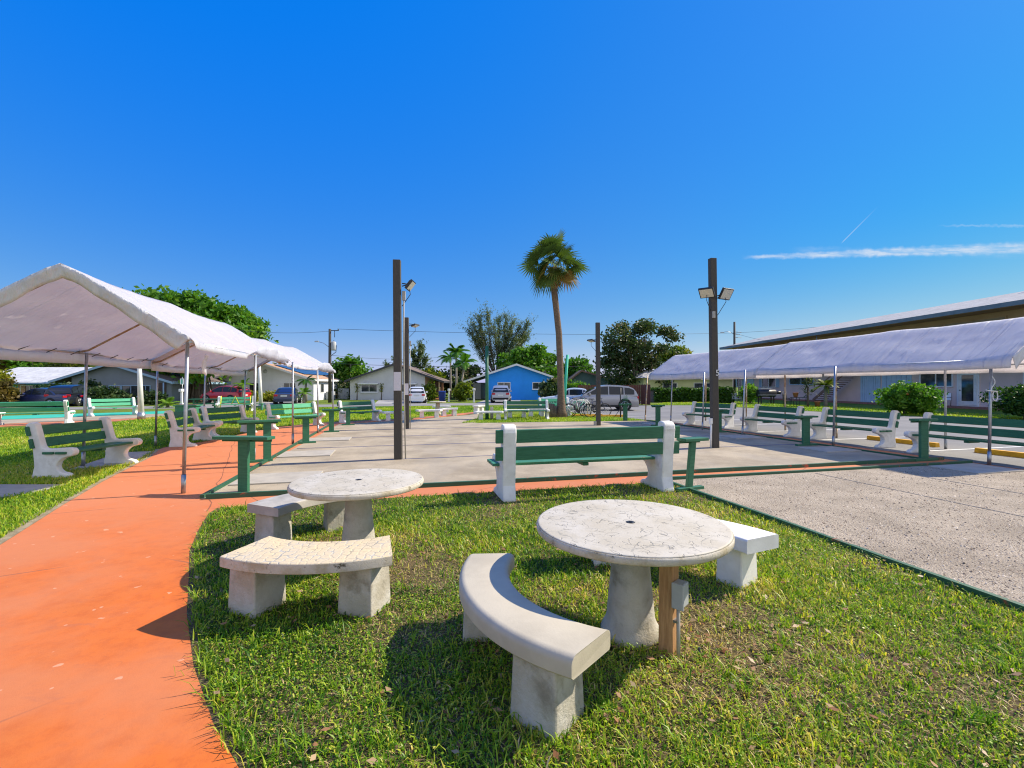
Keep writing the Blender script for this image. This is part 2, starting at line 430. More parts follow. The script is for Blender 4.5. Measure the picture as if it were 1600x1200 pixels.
m, nt, b, out = new_mat('asphalt'); N = NT(nt)
base = N.mix(N.map(N.noise(0.5, 7, 0.6), 0.35, 0.68), (0.165, 0.163, 0.165), (0.215, 0.212, 0.208))
base = N.mix(N.map(N.noise(6, 8, 0.7), 0.55, 0.78, 0, 0.5), base, (0.12, 0.12, 0.12))
N.set(b, 'Base Color', base); b.inputs['Roughness'].default_value = 0.9; N.bump(b, N.noise(90, 6, 0.8), 0.4, 0.006)
simple('worn_asphalt', (0.27, 0.26, 0.245), (0.22, 0.215, 0.205), 0.7, 0.9, bump=0.3, bscale=60)
simple('driveway', (0.40, 0.385, 0.36), (0.33, 0.32, 0.30), 0.9, 0.9, bump=0.2, bscale=40)

# soil / thatch under the blades and plain far lawns
m, nt, b, out = new_mat('lawn_ground'); N = NT(nt)
far = N.mix(N.map(N.noise(0.35, 7, 0.65), 0.35, 0.65), (0.13, 0.21, 0.026), (0.19, 0.24, 0.045))
far = N.mix(N.map(N.noise(3.5, 8, 0.75), 0.5, 0.75, 0, 0.7), far, (0.055, 0.105, 0.015))
far = N.mix(N.map(N.noise(1.1, 8, 0.75, off=(9, 2, 0)), 0.56, 0.75, 0, 0.6), far, (0.25, 0.21, 0.075))
far = N.mix(N.map(N.noise(38, 5, 0.8), 0.5, 0.7, 0, 0.6), far, (0.03, 0.062, 0.01))
N.set(b, 'Base Color', far); b.inputs['Roughness'].default_value = 1.0; b.inputs['Specular IOR Level'].default_value = 0.1
N.bump(b, N.noise(26, 9, 0.8), 1.0, 0.06)
m, nt, b, out = new_mat('thatch'); N = NT(nt)
base = N.mix(N.map(N.noise(2.5, 8, 0.7), 0.35, 0.65), (0.13, 0.095, 0.05), (0.07, 0.065, 0.025))
base = N.mix(N.map(N.noise(60, 6, 0.8), 0.45, 0.7), base, (0.38, 0.28, 0.17))
N.set(b, 'Base Color', base); b.inputs['Roughness'].default_value = 1.0; b.inputs['Specular IOR Level'].default_value = 0.1
N.bump(b, N.noise(70, 8, 0.8), 1.0, 0.02)

simple('sandy_edge', (0.36, 0.30, 0.20), (0.22, 0.18, 0.11), 7, 1.0, bump=0.8, bscale=60, bdist=0.01)
def leafy(name, stops, transl=0.35, rough=0.5, attr='tint', tr_gain=1.3):
    m, nt, b, out = new_mat(name)
    at = nt.nodes.new('ShaderNodeAttribute'); at.attribute_name = attr
    rp = nt.nodes.new('ShaderNodeValToRGB'); e = rp.color_ramp.elements
    e[0].position, e[0].color = stops[0][0], c4(stops[0][1]); e[1].position, e[1].color = stops[-1][0], c4(stops[-1][1])
    for p, c in stops[1:-1]:
        q = e.new(p); q.color = c4(c)
    nt.links.new(at.outputs['Fac'], rp.inputs[0]); nt.links.new(rp.outputs[0], b.inputs['Base Color'])
    b.inputs['Roughness'].default_value = rough; b.inputs['Specular IOR Level'].default_value = 0.25
    tr = nt.nodes.new('ShaderNodeBsdfTranslucent')
    g = nt.nodes.new('ShaderNodeMix'); g.data_type = 'RGBA'; g.blend_type = 'MULTIPLY'; g.inputs['Factor'].default_value = 1
    nt.links.new(rp.outputs[0], g.inputs['A']); g.inputs['B'].default_value = (tr_gain * 1.15, tr_gain * 1.2, tr_gain * 0.5, 1)
    nt.links.new(g.outputs['Result'], tr.inputs[0])
    mx = nt.nodes.new('ShaderNodeMixShader'); mx.inputs[0].default_value = transl
    nt.links.new(b.outputs[0], mx.inputs[1]); nt.links.new(tr.outputs[0], mx.inputs[2]); nt.links.new(mx.outputs[0], out.inputs[0])
    return m
leafy('grass_blades', [(0.0, (0.022, 0.085, 0.006)), (0.24, (0.10, 0.25, 0.012)), (0.50, (0.34, 0.47, 0.025)), (0.76, (0.62, 0.52, 0.09)), (1.0, (0.72, 0.54, 0.32))], 0.36, 0.4)
leafy('foliage_bright', [(0, (0.025, 0.095, 0.009)), (0.5, (0.075, 0.205, 0.017)), (1, (0.19, 0.32, 0.03))], 0.35)
leafy('foliage_dark', [(0, (0.015, 0.038, 0.011)), (0.5, (0.04, 0.078, 0.022)), (0.8, (0.10, 0.125, 0.045)), (1, (0.19, 0.14, 0.07))], 0.25, 0.48)
leafy('foliage_olive', [(0, (0.05, 0.08, 0.035)), (0.55, (0.11, 0.15, 0.07)), (1, (0.19, 0.22, 0.12))], 0.35)
leafy('foliage_yellow', [(0, (0.045, 0.09, 0.008)), (0.5, (0.14, 0.19, 0.012)), (1, (0.34, 0.31, 0.03))], 0.35)
leafy('foliage_autumn', [(0, (0.06, 0.06, 0.015)), (0.5, (0.16, 0.11, 0.025)), (1, (0.22, 0.19, 0.03))], 0.35)
leafy('hedge_leaf', [(0, (0.012, 0.042, 0.006)), (0.5, (0.035, 0.10, 0.012)), (1, (0.10, 0.19, 0.02))], 0.25)
leafy('palm_leaf', [(0, (0.035, 0.075, 0.018)), (0.5, (0.095, 0.155, 0.035)), (0.8, (0.18, 0.18, 0.045)), (1, (0.26, 0.14, 0.03))], 0.22, 0.62)
leafy('dead_leaf', [(0, (0.22, 0.09, 0.035)), (0.5, (0.35, 0.19, 0.09)), (1, (0.48, 0.36, 0.22))], 0.15)
leafy('grit_stone', [(0, (0.10, 0.08, 0.06)), (0.3, (0.26, 0.20, 0.145)), (0.7, (0.44, 0.36, 0.27)), (1, (0.62, 0.55, 0.45))], 0.0, 0.9)
leafy('flower_orange', [(0, (0.75, 0.18, 0.04)), (1, (0.85, 0.35, 0.10))], 0.2)
simple('bark', (0.17, 0.135, 0.10), (0.10, 0.08, 0.06), 6, 0.9, bump=0.8, bscale=14, stretch=(2, 2, 0.6), bdist=0.03)
simple('palm_bark', (0.19, 0.13, 0.085), (0.115, 0.082, 0.058), 5, 0.95, bump=0.9, bscale=12, stretch=(2, 2, 4), bdist=0.03)
simple('palm_boot', (0.36, 0.23, 0.11), (0.24, 0.15, 0.075), 6, 0.95, bump=0.9, bscale=12, stretch=(1, 1, 3), bdist=0.03)
simple('pale_trunk', (0.30, 0.27, 0.23), (0.21, 0.19, 0.16), 5, 0.9, bump=0.3, bscale=20)

# cracked painted table top and cracked bench seat
m, nt, b, out = new_mat('cracked_top'); N = NT(nt)
base = N.mix(N.map(N.noise(3, 7, 0.6), 0.35, 0.65), (0.55, 0.51, 0.425), (0.48, 0.43, 0.33))
base = N.mix(N.map(N.noise(9, 7, 0.7), 0.55, 0.8, 0, 0.6), base, (0.60, 0.58, 0.53))
wob = N.noise(3.0, 4, 0.6)
v1 = N.nt.nodes.new('ShaderNodeTexVoronoi'); v1.feature = 'DISTANCE_TO_EDGE'; v1.inputs['Scale'].default_value = 15
va = N.nt.nodes.new('ShaderNodeVectorMath'); va.operation = 'ADD'
cc = N.nt.nodes.new('ShaderNodeCombineXYZ'); N.nt.links.new(N.math('MULTIPLY', wob, 0.25), cc.inputs[0]); N.nt.links.new(N.math('MULTIPLY', N.noise(4.2, 4), 0.25), cc.inputs[1])
N.nt.links.new(N.tc.outputs['Object'], va.inputs[0]); N.nt.links.new(cc.outputs[0], va.inputs[1]); N.nt.links.new(va.outputs[0], v1.inputs['Vector'])
crack = N.map(v1.outputs['Distance'], 0.012, 0.045, 1, 0)
mask = N.map(N.noise(13, 4, 0.6), 0.50, 0.56)
ln = N.nt.nodes.new('ShaderNodeVectorMath'); ln.operation = 'LENGTH'; N.nt.links.new(N.tc.outputs['Object'], ln.inputs[0])
crack = N.math('MULTIPLY', crack, mask)
core = N.math('MULTIPLY', N.map(ln.outputs['Value'], 0.71, 0.95, 1, 0), N.map(N.noise(13, 7, 0.75), 0.56, 0.62))
base = N.mix(N.math('MULTIPLY', crack, 0.65), base, (0.17, 0.16, 0.135))
base = N.mix(N.map(N.noise(5, 9, 0.8, off=(4, 4, 4)), 0.56, 0.72, 0, 0.55), base, (0.36, 0.325, 0.23))
v2 = N.nt.nodes.new('ShaderNodeTexVoronoi'); v2.feature = 'DISTANCE_TO_EDGE'; v2.inputs['Scale'].default_value = 5.5; N.nt.links.new(va.outputs[0], v2.inputs['Vector'])
base = N.mix(N.math('MULTIPLY', N.map(v2.outputs['Distance'], 0.006, 0.022, 0.7, 0), N.map(N.noise(6, 4), 0.42, 0.54)), base, (0.30, 0.285, 0.24))
N.set(b, 'Base Color', base); b.inputs['Roughness'].default_value = 0.7; b.inputs['Specular IOR Level'].default_value = 0.3
N.bump(b, N.math('SUBTRACT', N.noise(60, 6), N.math('MULTIPLY', crack, 2)), 0.4, 0.004)
m, nt, b, out = new_mat('top_edge'); N = NT(nt)
base = N.mix(N.map(N.noise(6, 8, 0.7), 0.4, 0.65), (0.56, 0.52, 0.43), (0.42, 0.36, 0.24))
base = N.mix(N.map(N.noise(14, 8, 0.75), 0.57, 0.66), base, (0.10, 0.085, 0.05))
N.set(b, 'Base Color', base); b.inputs['Roughness'].default_value = 0.9; N.bump(b, N.noise(35, 8, 0.8), 0.8, 0.01)
m, nt, b, out = new_mat('cracked_seat'); N = NT(nt)
base = N.mix(N.map(N.noise(5, 7, 0.6), 0.35, 0.65), (0.66, 0.53, 0.32), (0.60, 0.50, 0.34))
vb = N.nt.nodes.new('ShaderNodeTexVoronoi'); vb.feature = 'DISTANCE_TO_EDGE'; vb.inputs['Scale'].default_value = 17; vb.inputs['Randomness'].default_value = 0.55
va = N.nt.nodes.new('ShaderNodeVectorMath'); va.operation = 'ADD'
cc = N.nt.nodes.new('ShaderNodeCombineXYZ'); N.nt.links.new(N.math('MULTIPLY', N.noise(6), 0.10), cc.inputs[0]); N.nt.links.new(N.math('MULTIPLY', N.noise(7.5), 0.10), cc.inputs[1])
N.nt.links.new(N.tc.outputs['Object'], va.inputs[0]); N.nt.links.new(cc.outputs[0], va.inputs[1]); N.nt.links.new(va.outputs[0], vb.inputs['Vector'])
band = N.map(vb.outputs['Distance'], 0.06, 0.14, 1, 0)
msk = N.map(N.noise(4.2, 7, 0.7), 0.44, 0.58)
base = N.mix(N.math('MULTIPLY', N.math('MULTIPLY', band, msk), 0.75), base, (0.47, 0.46, 0.42))
thin = N.math('MULTIPLY', N.map(vb.outputs['Distance'], 0.02, 0.05, 1, 0), N.map(N.noise(9, 6, 0.7), 0.49, 0.60))
base = N.mix(N.math('MULTIPLY', thin, 0.85), base, (0.10, 0.09, 0.075))
N.set(b, 'Base Color', base); b.inputs['Roughness'].default_value = 0.75; N.bump(b, N.math('SUBTRACT', N.noise(50, 6), N.math('MULTIPLY', band, 1.5)), 0.4, 0.004)

m, nt, b, out = new_mat('hem_cloth'); N = NT(nt)
N.set(b, 'Base Color', N.mix(N.map(N.noise(4), 0.35, 0.65), (0.62, 0.635, 0.68), (0.52, 0.535, 0.58))); b.inputs['Roughness'].default_value = 0.42
N.bump(b, N.math('ADD', N.noise(1.6, 5, 0.6, stretch=(6, 6, 1.0), dist=0.5), N.math('MULTIPLY', N.noise(3, 3, 0.6, stretch=(3, 3, 1), dist=1.0), 0.3)), 0.6, 0.06)
# awning sheet
m, nt, b, out = new_mat('canopy_sheet'); N = NT(nt)
base = N.mix(N.map(N.noise(1.2, 7, 0.6), 0.35, 0.7), (0.655, 0.70, 0.79), (0.62, 0.665, 0.755))
base = N.mix(N.map(N.noise(5, 9, 0.75), 0.60, 0.8, 0, 0.4), base, (0.72, 0.70, 0.67))
N.set(b, 'Base Color', base); b.inputs['Roughness'].default_value = 0.5; b.inputs['Specular IOR Level'].default_value = 0.35
bp = N.bump(b, N.math('ADD', N.noise(1.1, 2, 0.45, stretch=(0.45, 4.2, 0.45), dist=0.8, rot=(0, 0, R(24))), N.math('MULTIPLY', N.noise(2.6, 4, 0.55, stretch=(0.6, 4.2, 0.6), dist=1.4, rot=(0, 0, R(-38))), 0.14)), 0.75, 0.12)
tr = nt.nodes.new('ShaderNodeBsdfTranslucent'); tr.inputs[0].default_value = (0.98, 0.905, 0.865, 1)
mx = nt.nodes.new('ShaderNodeMixShader'); mx.inputs[0].default_value = 0.50
nt.links.new(b.outputs[0], mx.inputs[1]); nt.links.new(tr.outputs[0], mx.inputs[2]); nt.links.new(mx.outputs[0], out.inputs[0])

def stucco(name, c, rough=0.9):
    return simple(name, c, tuple(x * 0.9 for x in c), 0.8, rough, bump=0.3, bscale=30, dirt=(tuple(x * 0.7 for x in c), 1.2, 0.6, 0.85, 0.35))
stucco('stucco_white', (0.74, 0.76, 0.80)); stucco('stucco_pale_blue', (0.60, 0.61, 0.61)); stucco('stucco_blue', (0.03, 0.31, 0.95))
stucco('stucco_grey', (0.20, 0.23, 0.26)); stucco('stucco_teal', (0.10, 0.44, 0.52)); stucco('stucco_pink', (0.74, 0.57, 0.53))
stucco('stucco_yellow', (0.60, 0.60, 0.33)); stucco('stucco_green', (0.10, 0.16, 0.16)); stucco('stucco_tan', (0.50, 0.36, 0.22)); stucco('stucco_brown', (0.42, 0.26, 0.16))
def shingle(name, c):
    m, nt, b, out = new_mat(name); N = NT(nt)
    base = N.mix(N.map(N.noise(1.5, 7, 0.7), 0.35, 0.68), c, tuple(x * 0.72 for x in c))
    base = N.mix(N.map(N.noise(14, 5, 0.7, stretch=(1, 1, 3)), 0.55, 0.75, 0, 0.5), base, tuple(x * 0.5 for x in c))
    N.set(b, 'Base Color', base); b.inputs['Roughness'].default_value = 0.95; N.bump(b, N.noise(30, 6), 0.6, 0.03); return m
shingle('roof_white', (0.62, 0.63, 0.64)); shingle('roof_pale', (0.40, 0.405, 0.41)); shingle('roof_tan', (0.50, 0.31, 0.19)); shingle('roof_dark', (0.11, 0.10, 0.095)); shingle('roof_grey', (0.40, 0.40, 0.41)); shingle('roof_brown', (0.20, 0.15, 0.12))
simple('trim_white', (0.76, 0.77, 0.78), None, rough=0.6); simple('trim_blue', (0.28, 0.42, 0.55), None, rough=0.6); simple('trim_dark', (0.05, 0.055, 0.06), None, rough=0.6)
simple('blind_cloth', (0.34, 0.29, 0.21), (0.28, 0.24, 0.18), 2, 0.5); simple('trim_brown', (0.22, 0.12, 0.08), None, rough=0.7); simple('fascia_slate', (0.13, 0.18, 0.21), (0.17, 0.22, 0.25), 2, 0.6); simple('door_blue', (0.45, 0.60, 0.74), (0.38, 0.53, 0.68), 2, 0.6)
simple('door_dark', (0.07, 0.045, 0.035), None, rough=0.5); simple('brick_red', (0.26, 0.10, 0.07), (0.34, 0.15, 0.10), 9, 0.9)
m, nt, b, out = new_mat('window_glass'); N = NT(nt)
N.set(b, 'Base Color', N.mix(N.map(N.noise(1.8), 0.4, 0.6), (0.02, 0.028, 0.034), (0.05, 0.06, 0.065))); b.inputs['Roughness'].default_value = 0.06; b.inputs['Specular IOR Level'].default_value = 0.8
m, nt, b, out = new_mat('solar_glass'); N = NT(nt)
b.inputs['Base Color'].default_value = (0.02, 0.025, 0.04, 1); b.inputs['Roughness'].default_value = 0.12; b.inputs['Specular IOR Level'].default_value = 0.6
def paint(name, c, rough=0.28, metal=0.0): return simple(name, c, None, rough=rough, metal=metal, spec=0.5, coat=0.6)
paint('car_silver', (0.36, 0.36, 0.37), 0.35, 0.5); paint('car_white', (0.72, 0.74, 0.78)); paint('car_navy', (0.012, 0.022, 0.085)); paint('car_red', (0.42, 0.012, 0.03)); paint('car_black', (0.012, 0.014, 0.025)); paint('car_grey', (0.36, 0.38, 0.42), 0.35, 0.4)
simple('car_glass', (0.02, 0.027, 0.035), None, rough=0.05, spec=0.35); simple('tyre', (0.018, 0.018, 0.018), None, rough=0.85); simple('rim', (0.42, 0.42, 0.43), None, rough=0.3, metal=0.8)
simple('tail_red', (0.45, 0.01, 0.02), None, rough=0.2); simple('head_lens', (0.7, 0.72, 0.75), None, rough=0.1); simple('plate', (0.6, 0.62, 0.6), None, rough=0.5)
simple('fence_wood', (0.165, 0.062, 0.045), (0.11, 0.04, 0.03), 1.4, 0.85, stretch=(5, 5, 0.5)); simple('bin_blue', (0.012, 0.035, 0.20), None, rough=0.5)
simple('seat_white', (0.75, 0.75, 0.75), None, rough=0.5); simple('terracotta', (0.42, 0.17, 0.08), None, rough=0.8); simple('mulch', (0.09, 0.055, 0.035), (0.16, 0.10, 0.065), 12, 1.0, bump=0.8, bscale=30)
m, nt, b, out = new_mat('notice_paper'); N = NT(nt)
br = nt.nodes.new('ShaderNodeTexBrick'); br.inputs['Scale'].default_value = 22; br.offset = 0; br.inputs['Mortar Size'].default_value = 0.035
br.inputs['Color1'].default_value = (0.72, 0.72, 0.76, 1); br.inputs['Color2'].default_value = (0.74, 0.73, 0.76, 1); br.inputs['Mortar'].default_value = (0.42, 0.38, 0.42, 1)
N.vec(br, 'Object', rot=(R(90), 0, 0)); nt.links.new(br.outputs[0], b.inputs['Base Color']); b.inputs['Roughness'].default_value = 0.7
# ------------------------------------------------------------------ ground and paving
def flat(name, pts, z, mat): return sheet(name, pts, z, mat)
flat('ground', [(-400, -60), (400, -60), (400, 700), (-400, 700)], 0.0, 'lawn_ground')
# street and drives
flat('street', [W(-110, 36.0), W(40, 37.6), W(40, 42.2), W(-110, 40.6)], 0.010, 'worn_asphalt')
PATH_R = [(-0.75, -1.0), (-1.0, 1.2), (-1.14, 1.9), (-1.42, 2.16), (-1.82, 2.60), (-2.28, 3.19), (-2.72, 3.83), (-3.12, 4.4), (-3.46, 5.01), (-3.80, 5.70)]
PATH_L = [(-4.3, -1.0), (-4.75, 2.5), (-5.10, 4.5), (-6.02, 6.1), (-6.85, 7.63), (-8.1, 10.2), (-8.9, 11.5)]
path_pts = [Vector((x, y, 0)) for x, y in PATH_L] + [W(-5.9, 13.6), W(-5.3, 15.1), W(-5.0, 17.3), W(-4.6, 19.2), W(-3.3, 21.2), W(-0.5, 22.6),
    W(0.3, 22.3), W(0.3, 19.6), W(3.1, 19.2), W(11.6, 18.6), W(11.6, -4), W(4.3, -4), W(4.3, 6.72), W(-2.3, 6.72)] + [Vector((x, y, 0)) for x, y in reversed(PATH_R)]
flat('path', path_pts, 0.004, 'orange_path')
court_pts = [W(-2.7, 7.28), W(11.0, 7.28), W(11.0, 18.75), W(3.2, 19.3), G(748, 647.0), G(645, 656.5), W(-0.6, 21.2), W(-2.4, 20.0)]
flat('court_ground', court_pts, 0.012, 'court_packed')
flat('path_strip', [G(745, 643.6), G(648, 653.0), G(643, 656.2), G(748, 646.2)], 0.008, 'orange_path')
flat('court_ground', [W(4.36, -4.0), W(11.4, -4.0), W(11.4, 6.80), W(4.36, 6.80)], 0.012, 'court_grit')
flat('pavement', [G(-120, 757), G(104, 757.5), G(62, 769), G(-120, 797)], 0.008, 'pad_concrete')
flat('pavement', [G(105, 735), G(190, 707), G(238, 705.5), G(205, 725)], 0.008, 'pad_concrete')
def joint(pts, w=0.012):
    P = [Vector((q[0], q[1], 0)) for q in pts]; L_, R_ = [], []
    for i, p in enumerate(P):
        t = (P[min(i + 1, len(P) - 1)] - P[max(i - 1, 0)]).normalized(); n = Vector((-t.y, t.x, 0)) * w / 2 * random.uniform(.5, 1.5); L_.append(p + n); R_.append(p - n)
    flat('path_joint', L_ + R_[::-1], 0.0062, 'path_crack')
def jl(a, b, k=14, w=.03): return [tuple(Vector(a).lerp(Vector(b), i / k) + Vector((random.uniform(-w, w), random.uniform(-w, w), 0))) for i in range(k + 1)]
joint(jl(G(321, 800), G(352, 733))); joint(jl(G(352, 733), G(366, 690))); joint(jl(W(-6.0, 9.4), W(-2.8, 9.4))); joint(jl(W(-5.2, 16.0), W(-2.6, 16.0)))
# far green court at the left
def strip_uv(name, a, b, w, z, mat):
    a, b = Vector(a), Vector(b); t = (b - a).normalized(); n = Vector((-t.y, t.x, 0)) * w
    return flat(name, [a, b, b + n, a + n], z, mat)
flat('court_ground', [G(-200, 663.5), G(262, 646.0), G(262, 642.3), G(-200, 656)], 0.008, 'turquoise_paint')
flat('court_ground', [G(-200, 671), G(258, 651.5), G(262, 646.2), G(-200, 663.8)], 0.006, 'court_packed')
flat('path_strip', [G(-200, 676.5), G(262, 654.6), G(258, 651.8), G(-200, 671.4)], 0.008, 'orange_path')
flat('path_strip', [G(330, 652.5), G(432, 644.5), G(432, 641.0), G(330, 648.6)], 0.008, 'orange_path')
# car park
lot = [W(11.62, -6), W(11.62, 18.7), W(11.0, 20.2), G(945, 650.5), G(905, 646.5), G(868, 638.5), G(868, 634.6), G(1018, 633.6), G(1080, 633.3), G(1160, 637), G(1280, 643.5), G(1450, 652), G(1600, 657), (33, 14), (33, -6)]
flat('car_park', lot, 0.006, 'asphalt')
for v in (5.9, 8.35, 10.8, 13.3, 15.8, 18.3):
    flat('parking_line', [W(12.1, v - .05), W(16.6, v - .05), W(16.6, v + .05), W(12.1, v + .05)], 0.011, 'line_paint')
for v in (21.5, 24.2, 26.9):
    flat('parking_line', [W(8.7, v - .05), W(13.2, v - .05), W(13.2, v + .05), W(8.7, v + .05)], 0.011, 'line_paint')
# driveways
flat('driveway', [A(585, 40.8), A(667, 40.8), A(668, 51.9), A(592, 51.9)], 0.006, 'driveway')
flat('driveway', [A(742, 41.5), A(818, 41.5), A(812, 51.9), A(758, 51.9)], 0.006, 'driveway')
flat('driveway', [A(395, 38.5), A(478, 39.5), A(470, 50), A(405, 50)], 0.006, 'driveway')
flat('driveway', [A(300, 37), A(372, 37.5), A(372, 49), A(325, 49)], 0.006, 'driveway')

flat('path_edge', [Vector((x, y, 0)) for x, y in PATH_L] + [Vector((x - 0.16 - 0.05 * math.sin(y * 3.1), y, 0)) for x, y in reversed(PATH_L)], 0.006, 'sandy_edge')
LAWN = [Vector((x, y, 0)) for x, y in PATH_R] + [W(-2.28, 6.70), W(4.26, 6.70), W(4.26, -1.0)]
flat('lawn_ground', LAWN, 0.0035, 'thatch')
flat('lawn_ground', [tuple(G(*q))[:2] for q in ((1018, 632.9), (1080, 632.7), (1160, 636.4), (1280, 642.9), (1450, 651.4), (1600, 656.4))] + [(34, 14.5), (70, 14.5), (70, 70), (19.5, 70)], 0.012, 'lawn_ground')

# ------------------------------------------------------------------ grass
def in_poly(x, y, poly):
    ins = np.zeros(len(x), bool); n = len(poly)
    for i in range(n):
        x0, y0 = poly[i][0], poly[i][1]; x1, y1 = poly[(i + 1) % n][0], poly[(i + 1) % n][1]
        c = ((y0 > y) != (y1 > y)) & (x < (x1 - x0) * (y - y0) / (y1 - y0 + 1e-12) + x0)
        ins ^= c
    return ins
def pn(x, y, s, seed):
    r = np.random.default_rng(seed); t = np.zeros_like(x); a = 1.0; tot = 0
    for o in range(5):
        for k in range(3):
            an = r.uniform(0, 6.28); ph = r.uniform(0, 6.28); f = s * (1.8 ** o) * r.uniform(0.8, 1.25)
            t += a * np.sin(f * (x * math.cos(an) + y * math.sin(an)) + ph + 1.3 * np.sin(f * 0.7 * (y * math.cos(an) - x * math.sin(an)) + ph * 2))
            tot += a
        a *= 0.6
    return t / tot * 1.6
def mesh_np(name, verts, faces_flat, loop_tot, mat, attr=None, attr_name='tint'):
    me = bpy.data.meshes.new(name)
    nv, nl, nf = len(verts), len(faces_flat), len(loop_tot)
    me.vertices.add(nv); me.vertices.foreach_set('co', verts.astype(np.float32).ravel())
    me.loops.add(nl); me.loops.foreach_set('vertex_index', faces_flat.astype(np.int32))
    me.polygons.add(nf)
    st = np.zeros(nf, np.int32); st[1:] = np.cumsum(loop_tot)[:-1]
    me.polygons.foreach_set('loop_start', st)
    if attr is not None:
        a = me.attributes.new(attr_name, 'FLOAT', 'POINT'); a.data.foreach_set('value', attr.astype(np.float32))
    me.materials.append(MATS[mat]); me.update(calc_edges=True); me.validate()
    o = bpy.data.objects.new(name, me); COL.objects.link(o)
    return o
def grass(name, x, y, h, w, tint, lean=0.6, z0=0.0, mat='grass_blades', broad=False):
    n = len(x); a = rng.uniform(0, 6.283, n); b = a + rng.normal(0, 0.5, n) + math.pi / 2
    l = h * np.abs(rng.normal(lean, 0.35, n)); dx, dy = np.cos(a) * l, np.sin(a) * l
    px, py = np.cos(b) * w / 2, np.sin(b) * w / 2
    V = np.empty((n, 5, 3), np.float32)
    V[:, 0] = np.stack([x - px, y - py, np.full(n, z0)], 1); V[:, 1] = np.stack([x + px, y + py, np.full(n, z0)], 1)
    mz = z0 + h * 0.62
    V[:, 2] = np.stack([x - px * .85 + dx * .35, y - py * .85 + dy * .35, mz], 1); V[:, 3] = np.stack([x + px * .85 + dx * .35, y + py * .85 + dy * .35, mz], 1)
    V[:, 4] = np.stack([x + dx, y + dy, z0 + h * rng.uniform(0.62, 1.0, n)], 1)
    base = (np.arange(n) * 5)[:, None]
    F_ = (base + np.array([0, 1, 3, 2, 2, 3, 4])[None]).ravel()
    lt = np.tile(np.array([4, 3], np.int32), n)
    o = mesh_np(name, V.reshape(-1, 3), F_, lt, mat, np.repeat(tint, 5))
    return o
def scatter(poly, dens_fn, dmax):
    xs = [p[0] for p in poly]; ys = [p[1] for p in poly]
    x0, x1, y0, y1 = min(xs), max(xs), min(ys), max(ys)
    n = int((x1 - x0) * (y1 - y0) * dmax)
    x, y = rng.uniform(x0, x1, n), rng.uniform(y0, y1, n)
    k = in_poly(x, y, poly) & (np.abs(x) < y * 1.16 + 1.6) & (y > 0.9)
    x, y = x[k], y[k]
    k = rng.uniform(0, 1, len(x)) < dens_fn(x, y) / dmax
    return x[k], y[k]
def bare(x, y):                          # worn bare soil by the timber stake and the pedestals
    b = np.exp(-((x - 1.15) ** 2 + (y - 2.75) ** 2) / 0.22) * 0.85
    b += np.exp(-((x - 1.9) ** 2 + (y - 2.5) ** 2) / 0.5) * 0.22
    for cx, cy in ((0.77, 2.94), (-1.44, 4.27)):
        d_ = np.hypot(x - cx, y - cy); b += 0.45 * np.exp(-((d_ - 0.55) / 0.28) ** 2)
    return b
lawnp = [(p.x, p.y) for p in LAWN]
lawnp = [(x + (0.05 if x < 0 else 0), y) for x, y in lawnp]
def dn(x, y):
    d = 9500.0 / (1 + (np.maximum(y - 2.2, 0) / 2.6) ** 1.6)
    pat = pn(x, y, 2.6, 3)
    return np.maximum(d, 2600) * np.clip(0.80 + pat * 0.6 - bare(x, y), 0.10, 1.2)
gx, gy = scatter(lawnp, dn, 11000)
n = len(gx)
patch = pn(gx, gy, 1.7, 21); fine = pn(gx, gy, 7, 8)
sc_ = 1 + np.clip((gy - 2.4) * 0.10, 0, 0.6)
gt = np.clip(0.40 + patch * 0.20 + fine * 0.16 + rng.normal(-0.03, 0.22, n) + bare(gx, gy) * 0.25 + np.clip((gx - 0.5) * 0.06, -0.09, 0.12), 0, 1)
gh = np.clip(rng.gamma(3.6, 0.0080, n) * (1.05 + patch * 0.45), 0.012, 0.095) * sc_ ** 0.3
gw = rng.uniform(0.0036, 0.0092, n) * sc_
g = grass('lawn_grass', gx, gy, gh, gw, gt, 0.75)
tag(g, 'patchy green and straw coloured lawn around the round tables', 'grass', kind='stuff')
# taller tufts and the runners at the path edge
tx, ty = [], []
for k in range(360):
    while True:
        x, y = rng.uniform(-3.6, 4.2), rng.uniform(1.7, 6.6)
        if in_poly(np.array([x]), np.array([y]), lawnp)[0] and rng.uniform() < 0.35 + 0.65 * (y < 3.2): break
    m_ = rng.integers(8, 26); s_ = rng.uniform(0.015, 0.05)
    tx.append(rng.normal(x, s_, m_)); ty.append(rng.normal(y, s_, m_))
ed = np.array(PATH_R[1:])
for k in range(170):
    i = rng.integers(0, len(ed) - 1); t = rng.uniform(); p = ed[i] * (1 - t) + ed[i + 1] * t
    m_ = rng.integers(2, 5); tx.append(rng.normal(p[0] + 0.05, 0.018, m_)); ty.append(rng.normal(p[1], 0.022, m_))
tx, ty = np.concatenate(tx), np.concatenate(ty); n = len(tx)
g = grass('tall_grass', tx, ty, rng.uniform(0.035, 0.095, n), rng.uniform(0.004, 0.0085, n), np.clip(rng.normal(0.36, 0.13, n), 0, 0.8), 0.9)
tag(g, 'longer bright green grass tufts standing out of the lawn', 'grass', kind='stuff')
